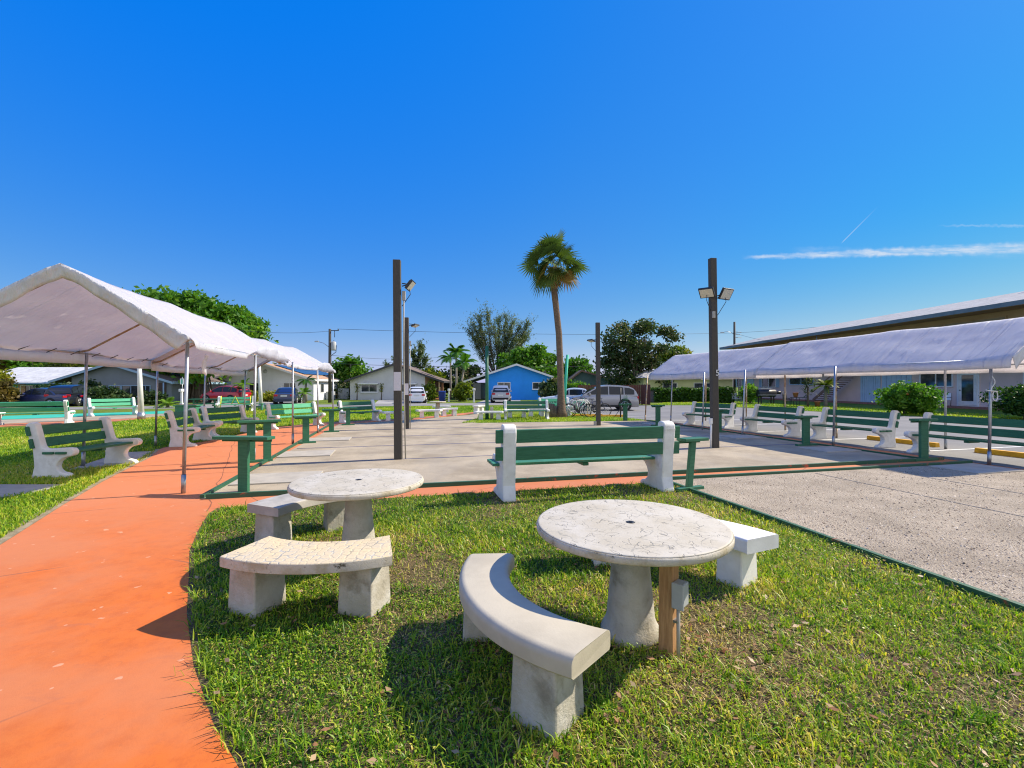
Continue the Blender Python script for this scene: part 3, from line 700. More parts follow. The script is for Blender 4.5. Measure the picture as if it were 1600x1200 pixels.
# small round leaved weeds lying in the sward
def leaf_cards(name, P, size, tint, mat, flat_=0.0, aspect=0.55):
    n = len(P); u = rng.normal(size=(n, 3)); u[:, 2] *= (1 - flat_); u /= np.linalg.norm(u, axis=1)[:, None]
    r = rng.normal(size=(n, 3)); r[:, 2] *= (1 - flat_); v = np.cross(u, r)
    if flat_ > 0.5: v = np.cross(np.array([0, 0, 1.0])[None] + rng.normal(0, 0.35, (n, 3)), u)
    v /= (np.linalg.norm(v, axis=1)[:, None] + 1e-9)
    s = size[:, None]
    V = np.stack([P - u * s, P + v * s * aspect, P + u * s, P - v * s * aspect], 1).reshape(-1, 3)
    F_ = np.arange(4 * n); return mesh_np(name, V, F_, np.full(n, 4, np.int32), mat, np.repeat(tint, 4))
wx, wy = scatter(lawnp, lambda x, y: 4200 * np.clip(pn(x, y, 2.2, 77) + 0.35, 0, 1) * np.clip(1.6 - y * 0.15, 0.5, 1), 4200)
n = len(wx)
g = leaf_cards('lawn_weeds', np.stack([wx, wy, rng.uniform(0.012, 0.05, n)], 1), rng.uniform(0.004, 0.0095, n), np.clip(rng.normal(0.42, 0.18, n), 0, 1), 'grass_blades', 0.75, 0.7)
tag(g, 'small leaved weeds growing flat among the grass', 'weeds', kind='stuff')
lx, ly = scatter(lawnp, lambda x, y: 26 + 120 * bare(x, y) + 14 * (y < 3), 150)
n = len(lx)
g = leaf_cards('fallen_leaves', np.stack([lx, ly, rng.uniform(0.02, 0.05, n)], 1), rng.uniform(0.008, 0.03, n), rng.uniform(0, 1, n), 'dead_leaf', 0.8, 0.5)
tag(g, 'dry brown leaves scattered over the lawn', 'leaves', kind='stuff')
# thatch straws
sx, sy = scatter(lawnp, lambda x, y: 2200 * np.clip(0.3 - pn(x, y, 2.6, 3) * 0.7 + bare(x, y), 0.08, 1) / (1 + np.maximum(y - 2.5, 0) * 0.4), 2300)
n = len(sx)
g = grass('dry_grass', sx, sy, rng.uniform(0.008, 0.03, n), rng.uniform(0.0025, 0.005, n), rng.uniform(0.82, 1.0, n), 2.6)
tag(g, 'dry straw lying between the green blades', 'grass', kind='stuff')

# loose shell grit on the near right court
gp_ = [tuple(q)[:2] for q in (W(4.42, 6.7), W(11.2, 6.7), W(11.2, -1), W(4.38, -3))]
px_, py_ = scatter(gp_, lambda x, y: 2400 / (1 + (np.maximum(y - 3.2, 0) / 2.0) ** 2) + 120, 2500)
n = len(px_); sz = np.clip(rng.gamma(2.2, 0.0022, n), 0.0022, 0.016) * (1 + (py_ - 3) * 0.05)
ang = rng.uniform(0, 6.283, (n, 1)) + np.array([0, 1.5708, 3.1416, 4.7124])[None] + rng.normal(0, .3, (n, 4)); rr = sz[:, None] * rng.uniform(.6, 1.1, (n, 4))
V = np.zeros((n, 5, 3)); V[:, :4, 0] = px_[:, None] + rr * np.cos(ang); V[:, :4, 1] = py_[:, None] + rr * np.sin(ang); V[:, :4, 2] = 0.0125; V[:, 4, 0] = px_ + rng.normal(0, .2, n) * sz; V[:, 4, 1] = py_ + rng.normal(0, .2, n) * sz; V[:, 4, 2] = 0.0125 + sz * rng.uniform(.5, 1.0, n)
F_ = ((np.arange(n) * 5)[:, None] + np.array([0, 1, 4, 1, 2, 4, 2, 3, 4, 3, 0, 4])[None]).ravel()
g = mesh_np('gravel', V.reshape(-1, 3), F_, np.full(4 * n, 3, np.int32), 'grit_stone', np.repeat(rng.uniform(0, 1, n), 5))
tag(g, 'loose shell grit on the front right court', 'gravel', kind='stuff')
# lawn left of the path
left_p = [(-5.2, 4.5), (-6.08, 6.1), (-6.92, 7.63), (-8.15, 10.2), (-9.0, 11.5)] + [tuple(W(-6.0, 13.7))[:2], tuple(W(-5.4, 15.2))[:2], tuple(W(-5.1, 17.4))[:2], tuple(W(-4.7, 19.4))[:2], tuple(W(-9, 20.5))[:2], (-19, 17.0), (-24, 16.4), (-14, 6.0)]
pads = [[tuple(G(-120, 757))[:2], tuple(G(104, 757.5))[:2], tuple(G(62, 769))[:2], tuple(G(-120, 797))[:2]], [tuple(G(105, 735))[:2], tuple(G(190, 707))[:2], tuple(G(238, 705.5))[:2], tuple(G(205, 725))[:2]]]
gx, gy = scatter(left_p, lambda x, y: np.clip(2600 * np.exp(-(y - 5) / 5.0), 500, 2600), 2600)
k = ~(in_poly(gx, gy, pads[0]) | in_poly(gx, gy, pads[1])); gx, gy = gx[k], gy[k]; n = len(gx)
pt = pn(gx, gy, 0.9, 5)
g = grass('verge_grass', gx, gy, rng.uniform(0.03, 0.08, n), rng.uniform(0.006, 0.012, n) * (1 + (gy - 5) * 0.08), np.clip(0.45 + pt * 0.25 + rng.normal(0, 0.15, n), 0, 1), 0.7)
tag(g, 'lawn left of the orange path under the benches', 'grass', kind='stuff')
# grass further off: behind the courts, by the palm and in front of the flats
def far_grass(name, poly, dens, h, w, mean, label):
    gx, gy = scatter(poly, lambda x, y: np.full(len(x), float(dens)), dens); n = len(gx)
    g = grass(name, gx, gy, rng.uniform(h * .5, h, n), rng.uniform(w * .6, w, n), np.clip(mean + pn(gx, gy, 0.6, 9) * 0.2 + rng.normal(0, 0.12, n), 0, 1), 0.6)
    tag(g, label, 'grass', kind='stuff')
far_grass('verge_grass', [tuple(q)[:2] for q in (W(2.6, 19.45), W(11, 18.95), W(11.0, 20.0), G(945, 651), G(905, 647), G(868, 643), G(760, 651))], 700, 0.09, 0.016, 0.45, 'grass verge round the palm trunk')
far_grass('verge_grass', [tuple(q)[:2] for q in (W(-4.3, 19.8), W(-3.4, 21.4), W(-0.5, 22.8), G(648, 652), G(748, 643), G(865, 640), W(6, 35.8), W(-12, 35.8), W(-12, 21))], 200, 0.11, 0.03, 0.42, 'sunny lawn between the courts and the street')
far_grass('verge_grass', [tuple(q)[:2] for q in (G(1018, 632.9), G(1080, 632.7), G(1160, 636.4), G(1280, 642.9), G(1450, 651.4), G(1600, 656.4), (27, 21), (23, 46), (16, 46))], 160, 0.11, 0.03, 0.42, 'lawn in front of the pink flats')
# ------------------------------------------------------------------ concrete park benches
def frame_profile(s=1.0, rake=1.0):
    p = [(0.02, 0.0), (0.02, 0.04), (0.055, 0.20), (0.035, 0.48), (-0.085, 0.86), (-0.088, 0.92), (-0.055, 0.955), (0.015, 0.965), (0.06, 0.955), (0.085, 0.92),
         (0.175, 0.575), (0.20, 0.525), (0.26, 0.505), (0.62, 0.525), (0.69, 0.515), (0.725, 0.475), (0.725, 0.425), (0.695, 0.385), (0.60, 0.365),
         (0.52, 0.335), (0.455, 0.275), (0.43, 0.21), (0.445, 0.145), (0.50, 0.10), (0.60, 0.075), (0.645, 0.045), (0.645, 0.0)]
    p = [(a + (1 - rake) * 0.13 * max(0, b - 0.5) / 0.46 if (b > 0.5 and a < 0.21) else a, b) for a, b in p]
    return [(a * s, b * s) for a, b in p][::-1]
def make_bench(label, w, thick, group, s=1.0, seat='green_paint', poke=0.042, back='green_paint', rake=1.0):
    t = empty('park_bench', label, 'bench', group=group)
    prof = frame_profile(s, rake)
    for sx in (-1, 1):
        x0 = sx * w / 2 - thick / 2
        MB().prism(prof, lambda a, b, d: (d, a, b), x0, x0 + thick).build('side_frame', 'white_concrete', t, bevel=0.022, seg=3)
    L = w + thick + 2 * poke
    tilt = Matrix.Rotation(R(13.5 * rake), 3, 'X')
    for y, z in ((-0.020 + (1 - rake) * .09, 0.815), (0.038 + (1 - rake) * .03, 0.600)):
        MB().box((0, y * s, z * s), (L, 0.052, 0.165 * s), tilt).build('back_slat', back, t, bevel=0.008)
    for y in (0.315, 0.525):
        MB().box((0, y * s, 0.437 * s), (L, 0.17 * s, 0.042)).build('seat_slat', seat, t, bevel=0.008)
    MB().box((0, 0.42 * s, 0.392 * s), (0.09, 0.34 * s, 0.045)).build('seat_cleat', back, t, bevel=0.006)
    return t
BG = 'white concrete benches with green slats'
proto = {}
def bench(label, w, front_l, front_r, thick=0.12, s=1.0, key=None, **kw):
    """front_l/front_r: ground points of the two front feet (left and right as seen when sitting)"""
    a, b = Vector(front_l), Vector(front_r); mid = (a + b) / 2
    # sitting person's right is local -x when facing +y ... local +x is on the person's right
    d = (b - a); d.z = 0; d.normalize()
    face = Vector((-d.y, d.x, 0))
    k = key or (round(w, 2), round(thick, 2), round(s, 2), tuple(kw.values()))
    if k not in proto:
        t = proto[k] = make_bench(label, w, thick, BG, s, **kw)
    else:
        t = copy_tree(proto[k]); t['label'] = label
    t.location = mid - face * 0.62 * s; t.rotation_euler.z = dirrot(face)
    return t
# central bench, seen from behind, facing +v
fv = W(0, 1)
c = (G(798, 785) + G(1045, 770)) / 2
t = make_bench('large green slatted bench with its back to the round tables at the court edge', 2.46, 0.185, BG, 1.11, seat='worn_green_paint', poke=0.10, rake=0.25)
t.location = W(*uvof(c)) + W(0, -0.02); t.rotation_euler.z = dirrot(fv)
# left row under the awnings: facing +u.  front feet given left, right of the sitter
def uvb(u, v): return W(u, v)
bench('bench on the grass beside the path, nearest of the left benches', 1.45, (-7.78, 9.42, 0), (-7.72, 7.95, 0))
bench('bench on the orange path just behind the first canopy post', 1.45, W(-5.22, 15.1), W(-5.20, 13.75))
bench('bench with one stained tan frame on the path beside a taller green stand', 1.45, W(-4.75, 17.15), W(-5.38, 15.95))
LG = dict(seat='sunlit_green_paint', back='sunlit_green_paint')
bench('sunlit green slatted bench facing the left ends of the lanes', 1.9, W(-2.95, 19.55), W(-4.3, 18.25), **LG)
bench('bench at the far left corner of the court near the tall dark poles', 1.6, W(-0.75, 21.45), W(-2.2, 20.45))
# far left court
bench('sunlit green bench seen from behind, cut off at the photo left edge', 2.2, (-20.9, 18.7, 0), (-18.95, 19.6, 0), s=1.06, **LG)
bench('sunlit green bench facing the turquoise edged court', 1.9, (-20.9, 25.4, 0), (-21.9, 23.8, 0), **LG)
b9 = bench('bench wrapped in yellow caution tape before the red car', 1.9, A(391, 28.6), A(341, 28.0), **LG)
for lb, pts in (('yellow caution tape hanging as a loop from the bench before the red car', [(-0.15, 0.12, 0.45), (0.05, 0.085, 0.95), (0.25, 0.12, 0.45)]), ('yellow caution tape tied round the left end of the taped bench', [(-0.80, 0.09, 0.95), (-0.80, 0.22, 0.50)]), ('yellow caution tape hanging off the right end of the taped bench', [(0.82, 0.09, 0.97), (0.84, 0.22, 0.2)])):
    tp = MB().tube(pts, 0.028, 5).build('caution_tape', 'yellow_tape', None, b9.location, rotz=b9.rotation_euler.z); tag(tp, lb, 'tape', 'caution tapes on the far bench')
# back of the court
bench('bench facing the camera between the green pole and the palm', 2.0, A(856, 21.4), A(791, 21.3), s=0.97)
bench('sunlit green bench half hidden behind the palm trunk', 1.6, A(893, 24.6), A(848, 24.2), **LG)
# right row: facing -u
bench('farthest bench of the right row, beside the hedge end of the car park', 1.75, W(11.85, 14.65), W(11.35, 16.4))
bench('second farthest bench of the right row, behind the canopy seam post', 1.75, W(11.75, 11.75), W(11.72, 13.55))
bench('bench of the right row between two close neighbours', 1.95, W(11.95, 9.1), W(11.93, 11.05))
bench('nearest bench of the right row, running out of the right edge', 2.2, W(11.85, 6.05), W(11.83, 8.25))

# ------------------------------------------------------------------ round tables and curved seats
def round_table(label, c, r, h, group):
    t = empty('round_table', label, 'table', (c[0], c[1], 0), 0, group)
    th = 0.058
    top = MB().lathe([(0.0, h - th), (r - 0.03, h - th), (r - 0.008, h - th + 0.006), (r, h - th + 0.014), (r + 0.001, h - 0.018), (r - 0.004, h - 0.007)], n=96)
    edge = top.build('tabletop_rim', 'top_edge', t)
    MB().lathe([(r - 0.004, h - 0.007), (r - 0.012, h - 0.001), (r - 0.02, h), (0.0, h)], n=72).build('tabletop', 'cracked_top', t)
    MB().lathe([(0.012, h + 0.001), (0.024, h + 0.003), (0.030, h + 0.001)], n=16).build('umbrella_hole', 'black_metal', t)
    pr = [(0.188, 0.0), (0.190, 0.03), (0.182, 0.055), (0.164, 0.085), (0.152, 0.12), (0.143, 0.22), (0.124, 0.42), (0.108, h - 0.11), (0.122, h - 0.07)]
    MB().lathe(pr, n=40).build('pedestal', 'leg_concrete', t)
    return t
TG = 'round concrete tables'
T1 = (0.765, 2.94); T2 = (-1.44, 4.27)
round_table('near round concrete table with fine cracks, beside the wooden stake', T1, 0.605, 0.72, TG)
round_table('round table with a chipped dark rim, behind the cracked yellowish seat', T2, 0.60, 0.72, TG)
def curved_seat(label, c, r0, r1, a0, a1, legs, h=0.43, th=0.095, mat='smooth_cement', legmat='leg_concrete', group='curved concrete seats', rnd=0.028, edge=None, lw=(0.25, 0.27), skew=3.0):
    mid = R((a0 + a1) / 2); rm = (r0 + r1) / 2
    o = Vector((c[0] + rm * math.cos(mid), c[1] + rm * math.sin(mid), 0))
    t = empty('curved_seat', label, 'bench', o, 0, group)
    q = rnd
    cr = [(1 - math.cos(R(b)), math.sin(R(b))) for b in (0, 18, 36, 54, 72, 90)]
    prof = [(r0 + q * .3, h - th), (r0, h - th + q * .3)] + [(r0 + q * a_, h - q + q * b_) for a_, b_ in cr] + [(r1 - q * a_, h - q + q * b_) for a_, b_ in cr[::-1]] + [(r1, h - th + q * .3), (r1 - q * .3, h - th)]
    n = 36; m = len(prof); M = MB(); vs, fs, sm = [], [], []
    for i in range(n + 1):
        f_ = i / n
        for r, z in prof:
            sk = skew * (1 - 2 * (r - r0) / (r1 - r0)) * (2 * f_ - 1)
            a = R(a0 + (a1 - a0) * f_ + sk)
            vs.append((c[0] + r * math.cos(a) - o.x, c[1] + r * math.sin(a) - o.y, z))
    for i in range(n):
        for k in range(m):
            fs.append((i * m + k, i * m + (k + 1) % m, (i + 1) * m + (k + 1) % m, (i + 1) * m + k))
    M.add(vs, fs, True)
    M.f.append(tuple(range(m))); M.sm.append(False); M.f.append(tuple(n * m + k for k in range(m))[::-1]); M.sm.append(False)
    so = M.build('seat', mat, t)
    es = so.modifiers.new('edge', 'EDGE_SPLIT'); es.split_angle = R(32)
    if edge:
        so.data.materials.append(MATS[edge])
        for p in so.data.polygons:
            if p.normal.z < 0.5: p.material_index = 1
    for a in legs:
        a, tw = a if isinstance(a, tuple) else (a, 0)
        ar = R(a); ce = Vector((c[0] + rm * math.cos(ar) - o.x, c[1] + rm * math.sin(ar) - o.y, 0))
        ar2 = ar + R(tw); rad = Vector((math.cos(ar2), math.sin(ar2), 0)); tan = Vector((-rad.y, rad.x, 0)); z1 = h - th
        P = []
        for z, (dr, dt) in ((-0.02, (lw[0] * 1.04, lw[1])), (z1, (lw[0] * 0.94, lw[1] * 0.92))):
            for sr, st in ((-1, -1), (1, -1), (1, 1), (-1, 1)):
                P.append(ce + rad * sr * dr / 2 + tan * st * dt / 2 + Vector((0, 0, z)))
        MB().hexa(P).build('leg', legmat, t, bevel=0.012)
    return t
CSG = 'curved concrete seats'
curved_seat('smooth cream curved seat in front of the near table, half in its shadow', T1, 0.785, 1.10, 165, 245.5, (178, 231), 0.43, 0.105, 'smooth_cement', 'leg_concrete', rnd=0.04)
curved_seat('white curved seat showing behind the near table on its far side', (T1[0] + 0.18, T1[1] + 0.13), 0.92, 1.28, 24.5, 112, (36, 96), 0.43, 0.11, 'white_concrete', 'white_concrete', rnd=0.02, lw=(0.25, 0.22), skew=0)
curved_seat('yellowish curved seat with a crazed cracked top', T2, 0.84, 1.28, 240.8, 301.6, (248, (291, -36)), 0.43, 0.072, 'cracked_seat', 'leg_concrete', rnd=0.012, edge='top_edge', lw=(0.26, 0.27))
curved_seat('grey curved seat behind the chipped table, on the path side', T2, 0.80, 1.22, 112, 171, (122, 162), 0.43, 0.085, 'grey_concrete', 'leg_concrete', rnd=0.014, lw=(0.24, 0.25))
# distant set at the back corner of the court
FG = 'small white concrete seats at the back of the courts'
def far_seat(label, c, az, w=1.0, h=0.42, d=0.36, mat='white_concrete', legd=0.28):
    t = empty('concrete_seat', label, 'bench', c, az, FG)
    n = 12; M = MB(); rc = 1.4
    P0, P1 = [], []
    for i in range(n + 1):
        a = (i / n - 0.5) * w / rc
        P0.append((rc * math.sin(a), rc * math.cos(a) - rc)); P1.append(((rc + d) * math.sin(a), (rc + d) * math.cos(a) - rc))
    poly = P0 + P1[::-1]
    M.prism(poly[::-1], lambda a, b, z: (a, b, z), h - 0.09, h); M.build('seat', mat, t, bevel=0.012)
    for s in (-1, 1): MB().hexa([(s * w * .33 - .11, .03, 0), (s * w * .33 + .11, .03, 0), (s * w * .33 + .11, .03 + legd, 0), (s * w * .33 - .11, .03 + legd, 0), (s * w * .33 - .09, .03, h - .09), (s * w * .33 + .09, .03, h - .09), (s * w * .33 + .09, .03 + legd, h - .09), (s * w * .33 - .09, .03 + legd, h - .09)]).build('leg', mat, t, bevel=0.01)
    return t
t = round_table('small distant white table beyond the far pole between four seats', tuple(A(684, 25.3))[:2], 0.46, 0.74, TG)
far_seat('white seat with square legs left of the distant table', A(671, 22.6), R(14), 1.1)
far_seat('white seat right of the distant table', A(703, 24.2), R(24), 0.85)
far_seat('low seat behind the distant table', A(690, 27.2), R(190), 0.9)
far_seat('white seat standing behind the pair of dark poles', A(618, 20.9), R(14), 1.0)
far_seat('long white seat standing beside the green pole', A(765, 21.2), R(3), 1.25)
far_seat('short pinkish seat behind the long white seat near the green pole', A(752, 26.0), R(60), 0.7, 0.5)
far_seat('seat directly behind the bench by the palm', A(808, 22.6), R(4), 1.05)
far_seat('seat behind the bench by the palm, on the palm side', A(838, 23.4), R(-8), 0.9)

# ------------------------------------------------------------------ wooden stake with socket box
t = empty('stake', 'short wooden stake carrying a grey outdoor socket box beside the near table', 'stake', (0.94, 2.73, 0), R(-44))
MB().hexa([(-.045, -.045, -0.05), (.045, -.045, -0.05), (.045, .045, -0.05), (-.045, .045, -0.05), (-.043, -.043, .53), (.043, -.043, .56), (.043, .043, .56), (-.043, .043, .545)]).build('post', 'cut_timber', t, bevel=0.004)
bx_ = MB().box((0.078, -0.015, 0.385), (0.068, 0.085, 0.135)).build('socket_box', 'plastic_grey', t, bevel=0.008)
MB().box((0.085, -0.066, 0.385), (0.072, 0.016, 0.150)).build('cover', 'plastic_grey', bx_, bevel=0.006)
MB().tube([(0.068, -0.02, -0.03), (0.068, -0.02, 0.32)], 0.011, 10).build('conduit', 'conduit_grey', t)
MB().box((0.058, -0.02, 0.22), (0.03, 0.04, 0.014)).build('clamp', 'galvanised', t)
MB().tube([(1.09, 2.66, -0.02), (1.095, 2.66, 0.07)], 0.008, 6).build('metal_peg', 'black_metal')
tag(bpy.data.objects['metal_peg'], 'thin dark peg sticking out of the bare soil', 'peg')

# ------------------------------------------------------------------ green score stands at the lane ends
SG = 'green wooden score stands'
def stand(label, p, face, h, top_l, twin=False, w=0.15, base=True, lean=0.0, wire=False):
    t = empty('score_stand', label, 'stand', p, dirrot(face), SG)
    if twin:
        for s in (-1, 1): MB().box((s * 0.15, 0, h / 2 - .02), (w, 0.045, h - 0.04)).build('post', 'green_paint', t, bevel=0.005)
    else:
        MB().hexa([(-w / 2, -.03, 0), (w / 2, -.03, 0), (w / 2, .03, 0), (-w / 2, .03, 0), (-w / 2 + lean, -.03, h - .04), (w / 2 + lean, -.03, h - .04), (w / 2 + lean, .03, h - .04), (-w / 2 + lean, .03, h - .04)]).build('post', 'green_paint', t, bevel=0.005)
    MB().box((lean, 0, h - 0.02), (top_l, 0.20, 0.045)).build('top_board', 'green_paint', t, bevel=0.006)
    M = MB().box((lean, -.07, h - 0.06), (top_l * 0.9, 0.03, 0.05)); M.build('apron', 'green_paint', t)
    if base: MB().box((0, 0.02, 0.03), (max(0.5, w * 3), 0.09, 0.055)).build('foot', 'green_paint', t, bevel=0.005)
    if wire:
        M = MB()
        for k in range(5): M.tube([(-.12 + k * .06, 0, h), (-.12 + k * .06, 0.02, h + .35 + .05 * (k % 2))], 0.012, 5)
        M.tube([(-.14, 0, h + .2), (.14, 0, h + .2)], 0.012, 5); M.build('counter_rods', 'green_paint', t)
    return t
fl = uvdir(-0.3, -1)
stand('broad green stand at the near left corner of the court', G(381, 769), (-0.1, -1), 0.84, 0.88, w=0.155, base=False)
stand('green double post stand behind the nearest left stand', G(405, 722), uvdir(0.35, -1), 0.88, 0.80, True)
stand('narrow green stand at the third lane end on the left', G(478, 693), uvdir(0.3, -1), 0.77, 0.62, w=0.17)
stand('fourth green stand along the left lane ends', G(518, 675.5), uvdir(0.2, -1), 0.80, 0.62, w=0.16)
stand('green stand in front of the far corner bench', G(544, 664.5), uvdir(0.2, -1), 0.72, 0.7, w=0.16)
stand('slim tilted green stand at the right end of the big bench', G(1076, 766), uvdir(0.15, -1), 0.80, 0.46, w=0.10, lean=-0.08)
stand('green stand with wire counter beside the far right lanes', G(977, 657.5), uvdir(0, -1), 0.78, 0.55, w=0.2, wire=True, base=False)
stand('dark green stand before the parking at the back right of the court', G(1028, 665.5), uvdir(0, -1), 0.83, 0.52, w=0.2)
stand('green stand just right of the numbered pole', G(1124, 676), uvdir(0, -1), 0.80, 0.5, w=0.15)
stand('stout green stand in front of the right bench row', G(1259, 696.5), uvdir(0, -1), 0.80, 0.62, w=0.22)
stand('nearest green stand at the front right corner of the court', G(1443, 720), uvdir(0, -1), 0.90, 0.55, w=0.21)

# timber edging round the courts
EG = 'green timber edgings of the courts'
def edging(label, a, b, hgt=0.07, wd=0.055, mat='timber_edging_paint', wob=0.006):
    a, b = Vector(a), Vector(b); L = (b - a).length; t = (b - a).normalized(); n = Vector((-t.y, t.x, 0)); M = MB(); k = max(2, int(L / 1.2)); vs = []; fs = []
    for i in range(k + 1):
        p = a + (b - a) * i / k + n * random.uniform(-wob, wob); z = hgt + random.uniform(-wob, wob)
        vs += [p - n * wd / 2, p + n * wd / 2, p + n * wd / 2 + Vector((0, 0, z)), p - n * wd / 2 + Vector((0, 0, z))]
        vs = [Vector(q) for q in vs]
    for i in range(k):
        for q in range(4): fs.append((i * 4 + q, i * 4 + (q + 1) % 4, i * 4 + 4 + (q + 1) % 4, i * 4 + 4 + q))
    fs += [(0, 1, 2, 3), (k * 4 + 3, k * 4 + 2, k * 4 + 1, k * 4)]
    M.add([v - a for v in vs], fs); o = M.build('timber_edging', mat, None, a)
    return tag(o, label, 'edging', EG)
edging('worn red and green edging along the front of the main court', W(-2.63, 7.28), W(11.4, 7.28))
edging('short green edging on the left side of the court corner', W(-2.70, 7.31), W(-2.70, 20.0), 0.06)
edging('green edging between the grass and the front right court', W(4.3, 6.80), W(4.25, -0.5), 0.055, 0.045)
edging('green edging along the back of the front right court', W(4.33, 6.84), W(11.5, 6.84), 0.055)
edging('green edging along the right side of the main court', W(11.0, 7.32), W(11.0, 18.7), 0.05)
# lane ropes
for v, lb in ((10.15, 'blue lane line past the two tall near poles'), (12.5, 'second blue lane line across the court'), (14.8, 'third blue lane line across the court'), (17.2, 'farthest blue lane line, past the two far poles')):
    M = MB(); pts = [W(-2.5 + 13.4 * i / 24, v + random.uniform(-.02, .02), 0.016) for i in range(25)]
    o = M.tube(pts, 0.006, 5).build('lane_line', 'rope_blue'); tag(o, lb, 'rope', 'lane lines stretched across the courts')
for u, lb in ((7.35, 'dark lane line on the front right court, nearer the grass'), (8.9, 'dark lane line on the front right court, nearer the canopy')):
    o = MB().tube([W(u + random.uniform(-.01, .01), 6.7 - 9 * i / 16, 0.016) for i in range(17)], 0.0035, 5).build('lane_line', 'conduit_grey'); tag(o, lb, 'rope', 'lane lines stretched across the courts')
# flush concrete pads at lane ends
def pad(label, pts):
    M = MB(); P = [Vector(p) for p in pts]; M.prism([(p.x - P[0].x, p.y - P[0].y) for p in P], lambda a, b, z: (a, b, z), 0.0, 0.035)
    o = M.build('lane_pad', 'pad_concrete', None, P[0], bevel=0.006); tag(o, label, 'slab', 'flat concrete pads at the lane ends')
pad('pale pad behind the nearest left stand', [W(-2.62, 8.1), W(-1.35, 8.1), W(-1.35, 9.0), W(-2.62, 9.0)])
pad('pad beside the green double post stand', [W(-2.62, 11.0), W(-1.5, 11.0), W(-1.5, 11.9), W(-2.62, 11.9)])
pad('pad beside the third left stand', [W(-2.62, 14.0), W(-1.4, 14.0), W(-1.4, 14.8), W(-2.62, 14.8)])
pad('pad near the numbered pole on the right', [W(9.8, 11.6), W(10.9, 11.6), W(10.9, 12.4), W(9.8, 12.4)])
pad('pad before the canopy post on the right', [W(9.9, 8.7), W(10.95, 8.7), W(10.95, 9.5), W(9.9, 9.5)])
pad('pad on the front right court by the nearest stand', [W(10.1, 5.9), W(11.3, 5.9), W(11.3, 6.7), W(10.1, 6.7)])
pad('pad at the far right lane end', [W(9.9, 16.6), W(10.9, 16.6), W(10.9, 17.4), W(9.9, 17.4)])

# ------------------------------------------------------------------ court lamp posts
PG = 'dark wooden court lamp posts'
def lamp_post(label, p, h, w, lean=(0, 0), rz=0.0):
    t = empty('lamp_post', label, 'lamp post', p, rz, PG); k = w / 2; lx, ly = lean
    MB().hexa([(-k, -k, -.1), (k, -k, -.1), (k, k, -.1), (-k, k, -.1), (-k * .96 + lx, -k * .96 + ly, h), (k * .96 + lx, -k * .96 + ly, h), (k * .96 + lx, k * .96 + ly, h + .01), (-k * .96 + lx, k * .96 + ly, h + .01)]).build('post', 'pole_wood', t, bevel=0.01)
    return t
def flood(parent, c, yaw, pitch, size=(0.32, 0.24), arm_to=None):
    rot = (Matrix.Rotation(yaw, 3, 'Z') @ Matrix.Rotation(pitch, 3, 'X'))
    c = Vector(c)
    h = MB().box((0, 0, 0), (size[0], 0.05, size[1]), rot)
    for k in range(5): h.box(rot @ Vector((-size[0] * .35 + k * size[0] * .175, 0.035, 0)), (0.012, 0.03, size[1] * .7), rot)
    o = h.build('floodlight', 'black_metal', parent, c, bevel=0.006)
    MB().box(rot @ Vector((0, -0.028, 0)), (size[0] * .86, 0.008, size[1] * .82), rot).build('lens', 'lamp_glass', o)
    if arm_to is not None:
        M = MB(); a = Vector(arm_to)
        for dz in (0.0, -0.06): M.tube([a + Vector((0, 0, dz)), c + rot @ Vector((0, 0.04, 0.0))], 0.013, 6)
        M.tube([c + rot @ Vector((0, .04, 0)), c + Vector((0, 0, -.2)), a + Vector((0, -.02, -.5))], 0.008, 5)
        M.build('bracket', 'black_metal', parent)
t = lamp_post('tall lamp post standing left of centre with a paper notice', G(622.5, 718), 4.33, 0.165, (-0.03, 0), R(6))
flood(t, (0.25, 0.04, 3.80), R(82), R(38), (0.30, 0.24), (0.08, 0.0, 3.83))
MB().tube([(0.118, -.01, 3.58), (0.113, -.01, 2.4), (0.128, -.01, 1.2), (0.155, -.01, 0.0)], 0.014, 8).build('conduit', 'conduit_grey', t)
MB().box((0.118, -.01, 3.56), (0.07, 0.06, 0.20)).build('junction_box', 'conduit_grey', t, bevel=0.005)
MB().box((-0.012, -0.087, 1.70), (0.150, 0.006, 0.40)).build('notice', 'notice_paper', t)
t = lamp_post('lamp post behind the left of centre one, with a narrow notice', G(636, 670.5), 4.13, 0.165, (-0.02, 0), R(6))
flood(t, (0.30, 0.02, 3.84), R(65), R(68), (0.30, 0.2), (0.08, 0.0, 3.9))
MB().tube([(0.115, 0, 3.2), (0.12, 0, 0)], 0.013, 8).build('conduit', 'conduit_grey', t)
MB().box((0.115, -.01, 3.18), (0.06, 0.06, 0.18)).build('junction_box', 'conduit_grey', t)
MB().box((-0.01, -0.087, 1.48), (0.14, 0.006, 0.42)).build('notice', 'notice_paper', t)
t = lamp_post('lamp post at the back of the court beside the parked cars', G(935, 665), 4.15, 0.16, (-0.03, 0), R(6))
flood(t, (-0.30, 0.0, 3.42), R(-65), R(72), (0.30, 0.2), (-0.08, 0.0, 3.46))
MB().box((0, -0.085, 1.75), (0.06, 0.006, 0.12)).build('number_plate', 'trim_dark', t)
MB().box((-0.14, -.02, 0.09), (0.10, 0.10, 0.18)).build('socket_box', 'conduit_grey', t, bevel=0.006)
t = lamp_post('tallest lamp post, on the right, with twin floodlights and number five', G(1117, 700), 4.88, 0.165, (-0.07, 0), R(4))
flood(t, (-0.27, -0.10, 3.98), R(-42), R(48), (0.36, 0.30), (-0.09, 0.0, 3.95))
flood(t, (0.23, -0.12, 3.95), R(24), R(30), (0.40, 0.30), (0.06, 0.0, 3.92))
MB().box((-0.085, -.10, 3.42), (0.07, 0.05, 0.17)).build('junction_box', 'conduit_grey', t, bevel=0.005)
